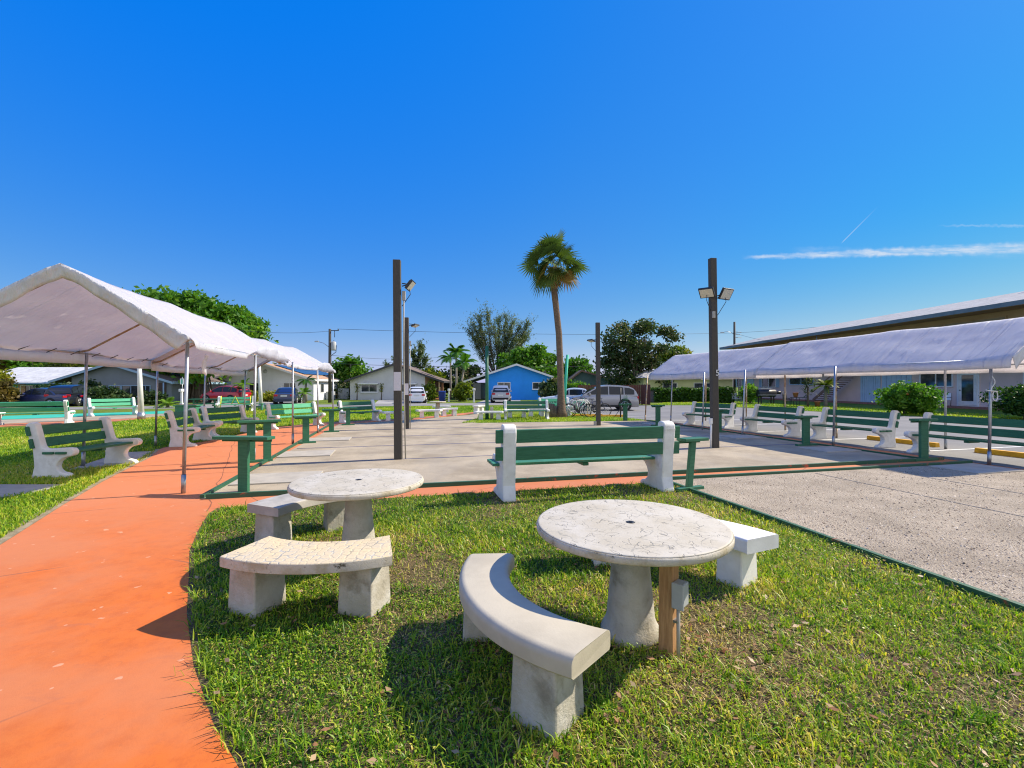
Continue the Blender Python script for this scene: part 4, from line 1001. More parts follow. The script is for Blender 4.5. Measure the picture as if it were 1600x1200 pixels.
pl = MB().box((0.02, -0.092, 1.93), (0.085, 0.006, 0.165)).build('number_plate', 'trim_dark', t)
tc = bpy.data.curves.new('digit', 'FONT'); tc.body = '5'; tc.size = 0.22; tc.align_x = 'CENTER'; tc.align_y = 'CENTER'; tc.extrude = 0.001
tc.materials.append(MATS['white_paint']); tf = bpy.data.objects.new('digit_outline', tc); to = bpy.data.objects.new('digit', bpy.data.meshes.new_from_object(tf)); bpy.data.objects.remove(tf); COL.objects.link(to); to.parent = pl
to.location = (0.02, -0.097, 1.93); to.rotation_euler = (R(90), 0, 0)
M = MB().tube([(-.12, -.03, 0), (-.115, -.03, 0.72)], 0.028, 10); M.box((-.115, -.03, 0.70), (0.08, 0.08, 0.14)); M.build('meter_pipe', 'white_paint', t)
t = empty('green_pole', 'tall round green pole behind the long white seat', 'pole', G(761, 655.5), 0, 'round green poles')
MB().tube([(0, 0, 0), (-0.01, 0, 3.5)], [0.085, 0.075], 14).build('post', 'worn_green_plain' if 'worn_green_plain' in MATS else 'green_paint', t); MB().box((0.22, 0.1, 0.30), (0.14, 0.14, 0.6)).build('socket_post', 'pad_concrete', t, bevel=0.01)
t = empty('green_pole', 'leaning green pole beside the palm trunk', 'pole', G(880.5, 647.5), 0, 'round green poles')
MB().tube([(0, 0, 0), (0.22, 0, 3.35)], [0.085, 0.075], 14).build('post', 'turquoise_paint', t)
for px, Y, lb in ((221, 21.5, 'white tapered pole beyond the first canopy, near the turquoise court'), (408, 30.7, 'white tapered pole in front of the white house wall')):
    t = empty('white_pole', lb, 'pole', A(px, Y), 0, 'white tapered poles')
    MB().tube([(0, 0, 0), (-0.14, 0, 3.6)], [0.13, 0.07], 14).build('post', 'white_paint', t); MB().tube([(0, 0, 0), (0, 0, 0.35)], [0.17, 0.15], 14).build('base', 'galvanised', t)

# wheel stops
def wheel_stop(label, p, rz, L=1.8):
    M = MB(); M.prism([(-.08, 0), (.08, 0), (.06, .12), (-.06, .12)], lambda a, b, d: (a, d, b), -L / 2, L / 2)
    o = M.build('wheel_stop', 'yellow_paint', None, p, bevel=0.01, rotz=rz); tag(o, label, 'wheel stop', 'yellow wheel stops')
wheel_stop('yellow wheel stop behind the two close benches', W(13.6, 9.7), R(14))
wheel_stop('yellow wheel stop at the right edge behind the nearest bench', W(13.45, 7.0), R(14))
wheel_stop('yellow wheel stop at the foot of the bicycle rack', A(945, 23.3, 0), R(100), 2.0)
wheel_stop('yellow wheel stop next to the bicycle rack, towards the palm', A(918, 23.9, 0), R(100), 1.6)
# ------------------------------------------------------------------ canopies
def wrinkle(x, y, s): return mnoise.noise(Vector((x * s, y * s, 0.37)))
def canopy(label, origin, rz, wid, length, he, hr, frames, posts, val=(0.25, 0.25), drop_near=0.20, drop_far=0.20, sag=0.07, curl=None, group='white canopy tents', seed=0.0, ruff=1.0):
    """local x across (0..wid), y along (0..length). posts: (x, y, top_dx, top_dy, material)"""
    t = empty('canopy_tent', label, 'canopy', origin, rz, group)
    NX, NY = 34, int(length / 0.14)
    prof = []                                     # (x, z, is_slope, s)
    for i in range(NX + 1):
        s = i / NX
        x = s * wid; d = 1 - abs(2 * s - 1)
        z = he + (hr - he) * d
        z -= 0.03 * math.exp(-((s - 0.5) * 26) ** 2)          # the ridge is rounded
        prof.append((x, z, s))
    ys = [length * j / NY for j in range(NY + 1)]
    def fsag(y):
        for a, b in zip(frames[:-1], frames[1:]):
            if a <= y <= b: return math.sin(math.pi * (y - a) / (b - a)) ** 0.8
        return 0.0
    M = MB(); vs = []; rows = []
    nv = 4
    for y in ys:
        fs_ = fsag(y); row = []
        def P(x, z): row.append(len(vs)); vs.append((x, y + 0.012 * wrinkle(z * 3 + seed, y, 2), z))
        def eave(side, k):
            v = val[side]; 
            if curl and side == curl[0] and curl[1] < y < curl[2]:
                f = math.sin(math.pi * (y - curl[1]) / (curl[2] - curl[1])) ** 0.7
                v = v * (1 - f) - 0.22 * f
            return v * k
        for k in (1.0, 0.66, 0.33):
            f = 0.03 * math.sin(y * 9 + seed) * k + 0.05 * wrinkle(y + seed, 1.7, 2.3) * k
            P(-0.03 - f - 0.02 * k, he - eave(0, k) - 0.05 * fs_ * sag * 4)
        for x, z, s in prof:
            d = 1 - abs(2 * s - 1); m = math.sin(math.pi * min(1, d * 1.0))
            n = wrinkle(x * 1.2 + seed, y * 0.8, 1.6) * 0.035 + wrinkle(x * 0.7 + y * 1.4 + seed, y * .4 - x, 4.0) * 0.022 + abs(wrinkle(x + y * .8 + seed, (y - x) * .3, 7.0)) * 0.014
            P(x, z - fs_ * sag * (0.55 + 0.65 * (1 - d)) + n * (0.35 + m) * (0.4 + 0.6 * fs_))
        for k in (0.33, 0.66, 1.0):
            f = 0.03 * math.sin(y * 8 + seed * 2) * k + 0.05 * wrinkle(y + seed, 4.7, 2.3) * k
            P(wid + 0.03 + f + 0.02 * k, he - eave(1, k) - 0.05 * fs_ * sag * 4)
        rows.append(row)
    fs = []
    for j in range(NY):
        for i in range(len(rows[0]) - 1):
            fs.append((rows[j][i], rows[j][i + 1], rows[j + 1][i + 1], rows[j + 1][i]))
    M.add(vs, fs, True)
    sh = M.build('canopy_sheet', 'canopy_sheet', t, recalc=False)
    es = sh.modifiers.new('crease', 'EDGE_SPLIT'); es.split_angle = R(38)
    so = sh.modifiers.new('thick', 'SOLIDIFY'); so.thickness = 0.006
    # gathered gable hems
    for yy, drop, sg, nm in ((0.0, drop_near, -1, 'gable_hem'), (length, drop_far, 1, 'gable_hem')):
        if not drop: continue
        H = MB(); hv = []; hf = []; NN = 120
        for i in range(NN + 1):
            s = i / NN; d = 1 - abs(2 * s - 1); x = s * wid; z = he + (hr - he) * d - 0.03 * math.exp(-((s - .5) * 26) ** 2)
            for k in range(5):
                q = k / 4
                g_ = max(0, wrinkle(s * 4.1, seed, 1.3) + .25) + 1.2 * math.exp(-((s - .5) * 14) ** 2) + .8 * math.exp(-((abs(s - .5) - .47) * 22) ** 2)
                off = ruff * (0.030 * wrinkle(s * 34 + q * 1.1 + seed, q * .7, 1.0) * g_ * math.sin(math.pi * (.15 + .85 * q)) + 0.008 * wrinkle(s * 60, q * 2 + seed, 1.0) + 0.004 * math.sin(math.pi * q))
                hv.append((wid / 2 + (x - wid / 2) * (1 - 0.10 * q * (1 - d) - 0.02 * q), yy + sg * (0.006 + off - 0.05 * q), z - drop * q * (1 + 0.05 * math.sin(s * 40 + seed))))
        for i in range(NN):
            for k in range(4): hf.append((i * 5 + k, i * 5 + k + 1, i * 5 + 6 + k, i * 5 + 5 + k))
        H.add(hv, hf, True); o = H.build(nm, 'hem_cloth', t, recalc=False); so = o.modifiers.new('thick', 'SOLIDIFY'); so.thickness = 0.004
    # steel frame
    for y in frames:
        K = MB(); y_ = min(max(y, 0.05), length - 0.05)
        K.tube([(0.0, y_, he - .05), (wid * .06, y_, he - .01), (wid / 2, y_, hr - 0.16), (wid * .94, y_, he - .01), (wid, y_, he - .05)], 0.02, 8); K.build('rafter', 'rusty_steel', t)
    for x, z in ((0.02, he - .06), (wid / 2, hr - .17), (wid - .02, he - .06)):
        MB().tube([(x, 0.03, z), (x, length - 0.03, z)], 0.02, 8).build('rail', 'galvanised', t)
    K = MB(); y = 0.4
    while y < length:
        for x in (0.03,): K.tube([(x, y, he - .11), (x + .09, y + 0.10, he - .03)], 0.008, 5)
        y += 0.62
    K.build('bungee_cords', 'trim_dark', t)
    for p in posts:
        x, y, dx, dy, mt = p
        MB().tube([(x, y, 0), (x + dx, y + dy, he - 0.05)], 0.026, 10).tube([(x, y, 0), (x + dx * .1, y + dy * .1, 0.28)], 0.032, 10).build('pole', mt, t)
    return t
def lp(o, rz, p):
    d = Vector(p) - Vector(o); c, s = math.cos(-rz), math.sin(-rz)
    return d.x * c - d.y * s, d.x * s + d.y * c
rz = R(14)
# left, near: u -6.15..-3.0, v 7.6..13.7
o = W(-6.12, 7.62)
pg = 'galvanised'
canopy('white canopy tent over the orange path, nearest on the left', o, rz, 3.16, 6.15, 2.31, 3.33, (0.08, 3.1, 6.1),
       [(*lp(o, rz, G(286.5, 771)), 0.055, 0, pg), (*lp(o, rz, W(-2.98, 10.7)), 0.03, 0, pg), (*lp(o, rz, G(457.5, 693.5)), 0.0, 0.0, pg), (0.02, 0.1, 0, 0, pg), (0.02, 3.25, 0.06, 0, pg), (*lp(o, rz, G(243, 697.5)), 0.05, 0, pg)],
       val=(0.27, 0.16), drop_near=0.19, drop_far=0.0, curl=(1, 2.5, 6.3), seed=1.3, sag=0.09)
rz2 = R(9.5)
o2 = W(-6.08, 13.40)
canopy('second white canopy tent on the left, behind the first', o2, rz2, 3.16, 6.05, 2.24, 3.16, (0.05, 3.1, 6.0),
       [(*lp(o2, rz2, G(497, 677)), -0.02, 0, pg), (3.12, 5.95, 0, 0, pg), (*lp(o2, rz2, W(-6.1, 16.6)), 0.08, 0, pg), (*lp(o2, rz2, G(381, 669)), 0.06, 0, pg)],
       val=(0.25, 0.12), drop_near=0.0, drop_far=0.07, seed=4.1, sag=0.12, curl=(1, 3.0, 5.9))
# right, near: u 11.4..13.7
o3 = W(11.35, 6.1)
canopy('white canopy tent over the right bench row, nearest on the right', o3, rz, 2.78, 6.45, 2.17, 3.10, (0.08, 3.2, 6.4),
       [(*lp(o3, rz, G(1545.5, 727)), 0.05, 0, pg), (*lp(o3, rz, G(1302, 698)), 0.06, 0, pg), (*lp(o3, rz, G(1160, 680)), 0.10, 0, pg), (*lp(o3, rz, G(1477.5, 702)), -0.02, 0, pg), (*lp(o3, rz, G(1307, 684.5)), -0.04, 0, 'rusty_steel'), (2.7, 0.1, 0, 0, pg)],
       val=(0.23, 0.24), drop_near=0.24, drop_far=0.0, seed=7.7, sag=0.06, ruff=0.7)
o4 = W(11.30, 12.42)
rz4 = R(17.0)
canopy('second white canopy tent on the right, towards the parked cars', o4, rz4, 2.74, 6.0, 2.14, 3.05, (0.05, 2.9, 5.95),
       [(*lp(o4, rz4, G(1097.5, 672)), 0.08, 0, pg), (*lp(o4, rz4, G(1048, 659.5)), 0.08, 0, pg), (*lp(o4, rz4, G(1008, 658)), 0.12, 0, 'rusty_steel'), (*lp(o4, rz4, A(1227, 16.3)), -0.02, 0, 'rusty_steel'), (*lp(o4, rz4, A(1166, 18.4)), 0, 0, 'rusty_steel'), (2.7, 5.6, 0, 0, 'rusty_steel')],
       val=(0.28, 0.24), drop_near=0.0, drop_far=0.2, seed=9.2, sag=0.05)
# loose cord on the near right post
M = MB(); p0 = Vector((9.62, 9.12, 0))
pts = [Vector((0.03 * math.sin(i * .9), -0.035 + 0.02 * math.cos(i), 1.80 - i * .05)) for i in range(8)]
M.tube(pts, 0.007, 5); M.tube([(0.05 + 0.05 * math.sin(a), -0.03, 1.40 - 0.10 * math.cos(a)) for a in np.linspace(0, 6.2, 14)], 0.008, 5)
M.tube([(-.14, -.03, 1.52), (-.05, -.04, 1.50), (0.08, -.04, 1.49)], 0.011, 5)
q = G(1545.5, 727); o = M.build('tie_cord', 'white_cord', None, q + Vector((0.03, -0.01, 0))); tag(o, 'loose white cord knotted round a canopy post', 'cord')
o = MB().tube([(0, 0, 0), (0.02, -0.10, -0.13), (0.07, -.16, -.28), (0.10, -.16, -.34)], [0.03, 0.035, 0.03, 0.01], 6).build('canopy_rag', 'canopy_sheet', None, W(-3.25, 9.0, 2.12)); tag(o, 'torn white strip hanging below the first canopy hem', 'strip')
# ------------------------------------------------------------------ trees and plants
def limb_path(a, b, bend=0.15, n=5):
    a, b = Vector(a), Vector(b); L = (b - a).length; k = Vector((random.uniform(-1, 1), random.uniform(-1, 1), random.uniform(-.3, .6))) * L * bend
    return [a.lerp(b, i / n) + k * math.sin(math.pi * i / n) for i in range(n + 1)]
def crown_points(blobs, n, clump, shell=0.55):
    """blobs: (cx,cy,cz, rx,ry,rz). leaves sit in clumps near the blob surfaces"""
    w = np.array([b[3] * b[4] * b[5] for b in blobs]) ** 0.67; w = w / w.sum()
    per = 26; nc = max(1, n // per); idx = rng.choice(len(blobs), nc, p=w)
    B = np.array(blobs)[idx]
    d = rng.normal(size=(nc, 3)); d /= np.linalg.norm(d, axis=1)[:, None]
    rad = rng.uniform(shell ** 3, 1.0, nc) ** (1 / 3) * rng.uniform(0.82, 1.12, nc)
    C = B[:, :3] + d * B[:, 3:] * rad[:, None]
    P = np.repeat(C, per, 0) + rng.normal(size=(nc * per, 3)) * clump * np.array([1, 1, 0.7])
    ctint = np.repeat(rng.normal(0, 0.16, nc), per)
    return P, ctint
def tree(label, base, blobs, n, leaf, mat, trunk_r=0.25, fork=0.35, clump=0.35, tmat='bark', group=None, cat='tree', name='tree', mean=0.5, aspect=0.55, limbs=9, shell=0.5, trunk=True, part='crown', hang=0.0):
    base = Vector(base); t = empty(name, label, cat, base, 0, group)
    P, ct = crown_points(blobs, n, clump, shell)
    keep = P[:, 2] > 0.05; P, ct = P[keep], ct[keep]
    m = len(P)
    o = leaf_cards(part, P, rng.uniform(0.6, 1.25, m) * leaf, np.clip(mean + ct + rng.normal(0, 0.13, m), 0, 1), mat, 0.15, aspect); o.parent = t
    if trunk:
        M = MB(); cz = [b[2] for b in blobs]; cx = np.mean([b[0] for b in blobs]); cy = np.mean([b[1] for b in blobs])
        fz = min(cz) * fork + 0.3; top = Vector((cx * .25, cy * .25, fz))
        M.tube([(0, 0, -.1), (0, 0, .2), top * 0.6, top], [trunk_r * 1.35, trunk_r * 1.05, trunk_r * .9, trunk_r * .8], 10)
        bl = sorted(blobs, key=lambda b: -b[3] * b[5])[:limbs]
        for b in bl:
            p = limb_path(top, (b[0], b[1], b[2] + b[5] * .35), 0.10); M.tube(p, [trunk_r * .55 * (1 - .85 * i / 5) for i in range(6)], 7)
            for k in range(3):
                e = (b[0] + b[3] * random.uniform(-.8, .8), b[1] + b[4] * random.uniform(-.8, .8), b[2] + b[5] * random.uniform(-.2, .9))
                M.tube(limb_path(p[3], e, 0.1), [trunk_r * .22 * (1 - .8 * i / 5) for i in range(6)], 5)
        M.build('trunk', tmat, t)
    return t
def rblobs(n, cx, cy, cz, rx, ry, rz, s0, s1, flat=0.7):
    out = []
    for i in range(n):
        d = Vector((random.gauss(0, 1), random.gauss(0, 1), random.gauss(0, 1))).normalized() * random.uniform(0.3, 1) ** 0.5
        r = random.uniform(s0, s1); out.append((cx + d.x * rx, cy + d.y * ry, cz + d.z * rz, r, r, r * flat))
    return out
def sky_blobs(Y, pts, px0, depth=2.0, shift=0, down=0):
    """outline lumps measured in metres at distance Y: (px, py, r)"""
    out = []
    for px, py, r in pts:
        x = (px - px0 + shift) * Y / F; z = 1.6 + (HOR - py - down) * Y / F
        for k in range(2): out.append((x + random.uniform(-.2, .2) * r, random.uniform(-1, 1) * depth, z, r, r * 1.2, r * .78))
    return out
BT = 'garden trees beyond the courts'
# big fig tree on the left
Y = 45
tree('large spreading bright green tree rising behind the left canopies', A(312, Y), sky_blobs(Y, [(262, 472, 1.1), (272, 466, 1.1), (295, 472, 1.3), (320, 472, 1.3), (345, 480, 1.2), (372, 490, 1.2), (398, 500, 1.1), (408, 520, .95), (385, 520, 1.3), (350, 510, 1.6), (310, 505, 1.8), (272, 500, 1.5), (262, 498, 1.2), (402, 535, .7), (330, 535, 1.5), (280, 530, 1.5), (300, 562, 1.2), (345, 565, 1.1), (335, 580, .7), (270, 570, 1.0), (378, 548, 1.0)], 312, 2.6, -7, 7),
     17000, 0.26, 'foliage_bright', 0.85, 0.6, 0.42, group=BT, mean=0.52, shell=0.62)
o = MB()
for k in range(26):
    a = random.uniform(0, 6.28); r = random.uniform(.4, 1.5); o.tube([(r * math.cos(a), r * math.sin(a), 0), (r * .8 * math.cos(a), r * .8 * math.sin(a), 1.6), (r * .5 * math.cos(a), r * .5 * math.sin(a), 3.6)], [.09, .06, .05], 6)
roots = o.build('aerial_root', 'bark', [q for q in bpy.data.objects if q.name == 'tree'][0])
Y = 62
tree('tree with brownish leaves behind the turquoise house', A(15, Y), sky_blobs(Y, [(-20, 560, 1.6), (5, 555, 1.5), (30, 558, 1.3), (15, 575, 1.5), (-15, 580, 1.8)], 15), 4500, 0.26, 'foliage_autumn', 0.3, group=BT)
tree('green tree above the white roof, just right of the brownish one', A(55, Y), sky_blobs(Y, [(45, 552, 1.5), (62, 556, 1.4), (78, 562, 1.2), (55, 570, 1.6), (75, 575, 1.2)], 55), 4500, 0.26, 'foliage_bright', 0.3, group=BT)
Y = 52
tree('yellowish loose tree left of the dark gabled house', A(118, Y), sky_blobs(Y, [(95, 572, 1.1), (115, 562, 1.2), (135, 563, 1.2), (150, 570, 1.0), (108, 585, 1.1), (125, 580, 1.3)], 118, 1.2), 3600, 0.2, 'foliage_yellow', 0.22, group=BT, mean=.42, shell=.3)
tree('green tree behind the grey gabled roof', A(205, 60), sky_blobs(60, [(165, 560, 1.3), (190, 555, 1.5), (215, 556, 1.5), (235, 562, 1.3), (200, 570, 1.6)], 205), 4000, 0.26, 'foliage_bright', 0.3, group=BT)
tree('dark tree behind the orange roof near the big spreading tree', A(255, 57), sky_blobs(57, [(240, 575, 1.3), (262, 570, 1.3), (280, 580, 1.3)], 255), 2600, 0.24, 'foliage_dark', 0.3, group=BT)
Y = 64
tree('dark tree behind the roof with solar panels', A(470, Y), sky_blobs(Y, [(430, 582, 1.2), (455, 580, 1.3), (480, 582, 1.2), (502, 586, 1.0)], 470), 2600, 0.26, 'foliage_dark', 0.3, group=BT, mean=.6)
tree('round mango tree below the small palm at the utility pole', A(545, 59), sky_blobs(59, [(530, 578, 1.2), (545, 572, 1.4), (560, 580, 1.1), (538, 592, 1.5), (556, 594, 1.3), (545, 606, 1.4)], 545, 1.2), 5200, 0.26, 'foliage_bright', 0.25, group=BT, mean=.48)
tree('hedge like tree filling the gap beside the pale house', A(538, 56), sky_blobs(56, [(535, 612, 1.0), (543, 605, .9)], 538, .8), 1200, 0.2, 'foliage_dark', 0.15, group=BT)
def wispy(label, base, pts, Y, px0, n, leaf, mat, tr, spread=.5, mean=.5):
    t = empty('tree', label, 'tree', base, 0, BT); M = MB(); px_, ct = [], []
    foot = Vector((0, 0, 0)); hub = Vector((0, 0, 2.6))
    M.tube([foot, hub], [tr, tr * .8], 9)
    for qx, qy in pts:
        e = Vector(((qx - px0) * Y / F * 0.94, random.uniform(-2, 2), 1.6 + (HOR - qy) * Y / F)); path = limb_path(hub, e, .08, 8)
        M.tube(path, [tr * .5 * (1 - .92 * i / 8) for i in range(9)], 5)
        for i in range(n // len(pts) // 10):
            s = random.uniform(.42, 1.0) ** .7 * 8; k = min(7, int(s)); p = path[k].lerp(path[k + 1], s - k)
            d = (e - hub).normalized() + Vector((random.gauss(0, .55), random.gauss(0, .55), random.gauss(.1, .35))); q = p + d * random.uniform(.2, 1.0) * spread * 2.2
            for j in range(10): px_.append(q.lerp(p, random.random() * .8) + Vector((random.gauss(0, spread * .22), random.gauss(0, spread * .22), random.gauss(0, spread * .18)))); 
            ct += [random.gauss(0, .15)] * 10
    P = np.array([tuple(p) for p in px_]); m = len(P)
    o = leaf_cards('crown', P, rng.uniform(.6, 1.3, m) * leaf, np.clip(mean + np.array(ct) + rng.normal(0, .12, m), 0, 1), mat, -.2, .22); o.parent = t
    M.build('trunk', 'bark', t)
Y = 65
wispy('tall wispy grey green tree with fine foliage behind the blue house', A(775, Y), [(738, 508), (748, 497), (762, 492), (778, 498), (790, 492), (805, 500), (815, 512), (826, 508), (822, 528), (730, 520), (752, 520), (772, 515), (796, 520), (808, 535), (745, 540), (790, 545), (765, 540), (828, 520), (780, 535), (760, 560), (800, 560)], Y, 775, 21000, .18, 'foliage_olive', .34, .66, .6)
Y = 78
wispy('thin feathery conifer rising behind the pale house roof', A(655, Y), [(655, 540), (650, 552), (662, 550), (645, 568), (668, 562), (655, 575), (672, 580), (640, 582), (660, 590)], Y, 655, 5200, .30, 'foliage_olive', .3, .5, .4)
wispy('small feathery conifer left of the taller feathery one', A(612, Y), [(612, 562), (604, 572), (620, 570), (600, 585), (622, 585), (610, 590)], Y, 612, 3000, .28, 'foliage_olive', .22, .45, .45)
Y = 62
tree('leafy tree with orange tinted tips behind the pale house', A(672, 60), sky_blobs(60, [(655, 590, 1.0), (670, 585, 1.1), (684, 592, .9)], 672, 1), 2200, .24, 'foliage_yellow', .2, group=BT, mean=.35)
tree('bushy bright green tree above the blue roof', A(822, Y), sky_blobs(Y, [(790, 565, 1.3), (808, 556, 1.3), (825, 552, 1.3), (842, 553, 1.2), (858, 562, 1.2), (800, 575, 1.5), (830, 572, 1.7), (855, 580, 1.5), (868, 590, 1.2)], 822), 7000, .26, 'foliage_bright', .35, group=BT, mean=.5)
tree('dark low tree in the gap left of the blue house', A(712, 62), sky_blobs(62, [(700, 590, 1.3), (715, 582, 1.4), (730, 590, 1.2), (705, 605, 1.3), (720, 600, 1.4), (738, 580, 1.1)], 712, 1.5), 4200, .24, 'foliage_dark', .3, group=BT, mean=.55)
tree('dark green tree between the leaning green pole and the grey cottage', A(905, 66), sky_blobs(66, [(890, 575, 1.4), (905, 570, 1.2), (918, 580, 1.3), (895, 592, 1.5), (912, 595, 1.4)], 905), 3600, .26, 'foliage_bright', .3, group=BT, mean=.3)
Y = 54
tree('broad dark glossy tree right of the palm', A(1000, Y), sky_blobs(Y, [(950, 532, .8), (962, 518, .8), (972, 513, .7), (986, 524, .9), (1002, 512, .8), (1014, 507, .8), (1026, 512, .8), (1038, 520, .8), (1047, 530, .6), (1042, 542, .7), (956, 548, 1.0), (975, 538, 1.1), (992, 545, 1.1), (1010, 535, 1.2), (1028, 545, .9), (948, 566, .8), (968, 562, 1.1), (988, 566, 1.3), (1008, 562, 1.3), (1026, 570, .9), (952, 585, .9), (975, 588, 1.1), (1000, 588, 1.2), (1022, 592, 1.0), (1036, 600, .8), (960, 600, .8)], 1000, 2.2),
     13000, .20, 'foliage_dark', .5, group=BT, mean=.56, shell=.3, clump=.34)
tree('small olive tree peeking behind the right canopy end', A(1052, 66), sky_blobs(66, [(1040, 555, 1.1), (1055, 550, 1.0), (1048, 572, 1.3), (1060, 580, 1.1)], 1052), 2600, .24, 'foliage_yellow', .25, group=BT, mean=.2)
tree('yellow flowering tree top above the right canopy end', A(1070, 70), sky_blobs(70, [(1068, 552, .9), (1076, 550, .7), (1072, 565, 1.1)], 1070), 1500, .24, 'foliage_yellow', .2, group=BT, mean=.6)
tree('dark tree beside the pale yellow house', A(1100, 55), sky_blobs(55, [(1095, 590, 1.0), (1105, 585, 1.1), (1112, 598, .9)], 1100, .8), 1800, .2, 'foliage_dark', .2, group=BT)
# bushes
def bush(label, base, r, h, n, leaf, mat, group=None, mean=.5, name='shrub', lobes=7, flower=None, cat='shrub', flat=.9):
    bl = [(random.uniform(-.36, .36) * r, random.uniform(-.36, .36) * r, h * random.uniform(.38, .58), r * random.uniform(.5, .68), r * random.uniform(.5, .68), h * random.uniform(.34, .42)) for _ in range(lobes)]
    t = tree(label, base, bl, n, leaf, mat, .06, .2, leaf * 1.3, 'bark', group, cat, name, mean, .6, 4, .62, True, 'foliage')
    if flower:
        P, c = crown_points(bl, 150, leaf, .95); k = P[:, 2] > h * .35; P = P[k]
        o = leaf_cards('blossom', P[::3], np.full(len(P[::3]), leaf * .9), rng.uniform(0, 1, len(P[::3])), flower, 0, .9); o.parent = t
    return t
SG_ = 'shrubs in the gardens'
bush('round shrub with orange flowers before the pale blue doors', A(1413, 25.5), 1.65, 1.95, 9000, .085, 'foliage_bright', SG_, .55, flower='flower_orange', lobes=10)
bush('clipped round shrub cut by the right photo edge', A(1602, 21.6), 1.35, 1.85, 8000, .07, 'hedge_leaf', SG_, .45, lobes=10)
bush('dark leafy shrub half hidden behind the palm trunk', A(868, 44), 1.9, 2.4, 4200, .15, 'foliage_dark', SG_, .45)
bush('bright green shrub between the palm trunk and the silver car', A(897, 43), 1.6, 2.1, 3600, .15, 'foliage_bright', SG_, .6)
bush('lanky green shrub before the far pink wall', A(1172, 41), 0.9, 1.75, 1800, .13, 'foliage_bright', SG_, .6)
bush('yellow croton shrub left of the white house window', A(392, 44), .8, 1.15, 1200, .13, 'foliage_yellow', SG_, .6)
bush('yellow croton shrub under the white house wall', A(424, 46), 1.3, 1.0, 1600, .13, 'foliage_yellow', SG_, .75)
bush('dark shrubs along the front of the grey gabled house', A(165, 38), 2.6, 1.5, 4200, .14, 'foliage_dark', SG_, .35)
bush('tall dark shrub under the grey gable', A(135, 39), 1.3, 2.4, 2600, .14, 'foliage_dark', SG_, .5)
bush('dark shrub at the right corner of the grey gabled house', A(235, 38), 1.2, 1.3, 1800, .13, 'foliage_dark', SG_, .3)
bush('reddish leaved shrub at the left edge before the turquoise wall', A(8, 34), 0.9, 2.2, 2200, .13, 'foliage_autumn', SG_, .25)
bush('pale leaved shrub by the corner of the turquoise house', A(-6, 40), 1.2, 3.4, 2600, .15, 'foliage_yellow', SG_, .7)
bush('small shrub with white flowers under the turquoise window', A(80, 37), 1.1, 1.9, 2000, .12, 'foliage_dark', SG_, .5)
bush('light green shrub at the side of the palms', A(722, 47), 1.2, 2.0, 2200, .16, 'foliage_yellow', SG_, .42)
bush('potted yellow green shrub by the brown porch', A(672, 49.5), .75, 2.0, 1500, .15, 'foliage_yellow', SG_, .35)
bush('dark shrub behind the grey fence gap', A(556, 54), 1.0, 1.2, 900, .15, 'foliage_dark', SG_, .5)
# hedges
def hedge(label, a, b, wd, h, n, leaf=.10):
    a, b = Vector(a), Vector(b); L = (b - a).length; d = (b - a).normalized(); q = Vector((-d.y, d.x, 0))
    t = empty('hedge', label, 'hedge', a, 0, 'clipped hedges by the flats')
    s = rng.uniform(0, L, n); face = rng.choice(3, n, p=[.4, .45, .15]); w = np.where(face == 0, rng.uniform(-wd / 2, wd / 2, n), np.where(face == 1, -wd / 2, wd / 2)); z = np.where(face == 0, h, rng.uniform(.08, h, n))
    w = w + rng.normal(0, .07, n); z = np.maximum(z + rng.normal(0, .06, n) + .05 * np.sin(s * 2.3), .03)
    P = np.stack([d.x * s + q.x * w, d.y * s + q.y * w, z], 1)
    o = leaf_cards('foliage', P, rng.uniform(.6, 1.2, n) * leaf, np.clip(.5 + rng.normal(0, .2, n), 0, 1), 'hedge_leaf', .1, .6); o.parent = t
    M = MB(); M.hexa([tuple(d * x + q * y + Vector((0, 0, z))) for z in (0, h - .1) for x, y in ((.1, -wd / 2 + .12), (L - .1, -wd / 2 + .12), (L - .1, wd / 2 - .12), (.1, wd / 2 - .12))])
    M.build('branches', 'bark', t)
hedge('long clipped hedge before the pale yellow house', A(1016, 44), A(1120, 45.5), 1.4, 1.25, 7000, .12)
hedge('short dark hedge block left of the far pink wall', A(1121, 42.5), A(1146, 42), 1.6, 1.3, 2600, .12)
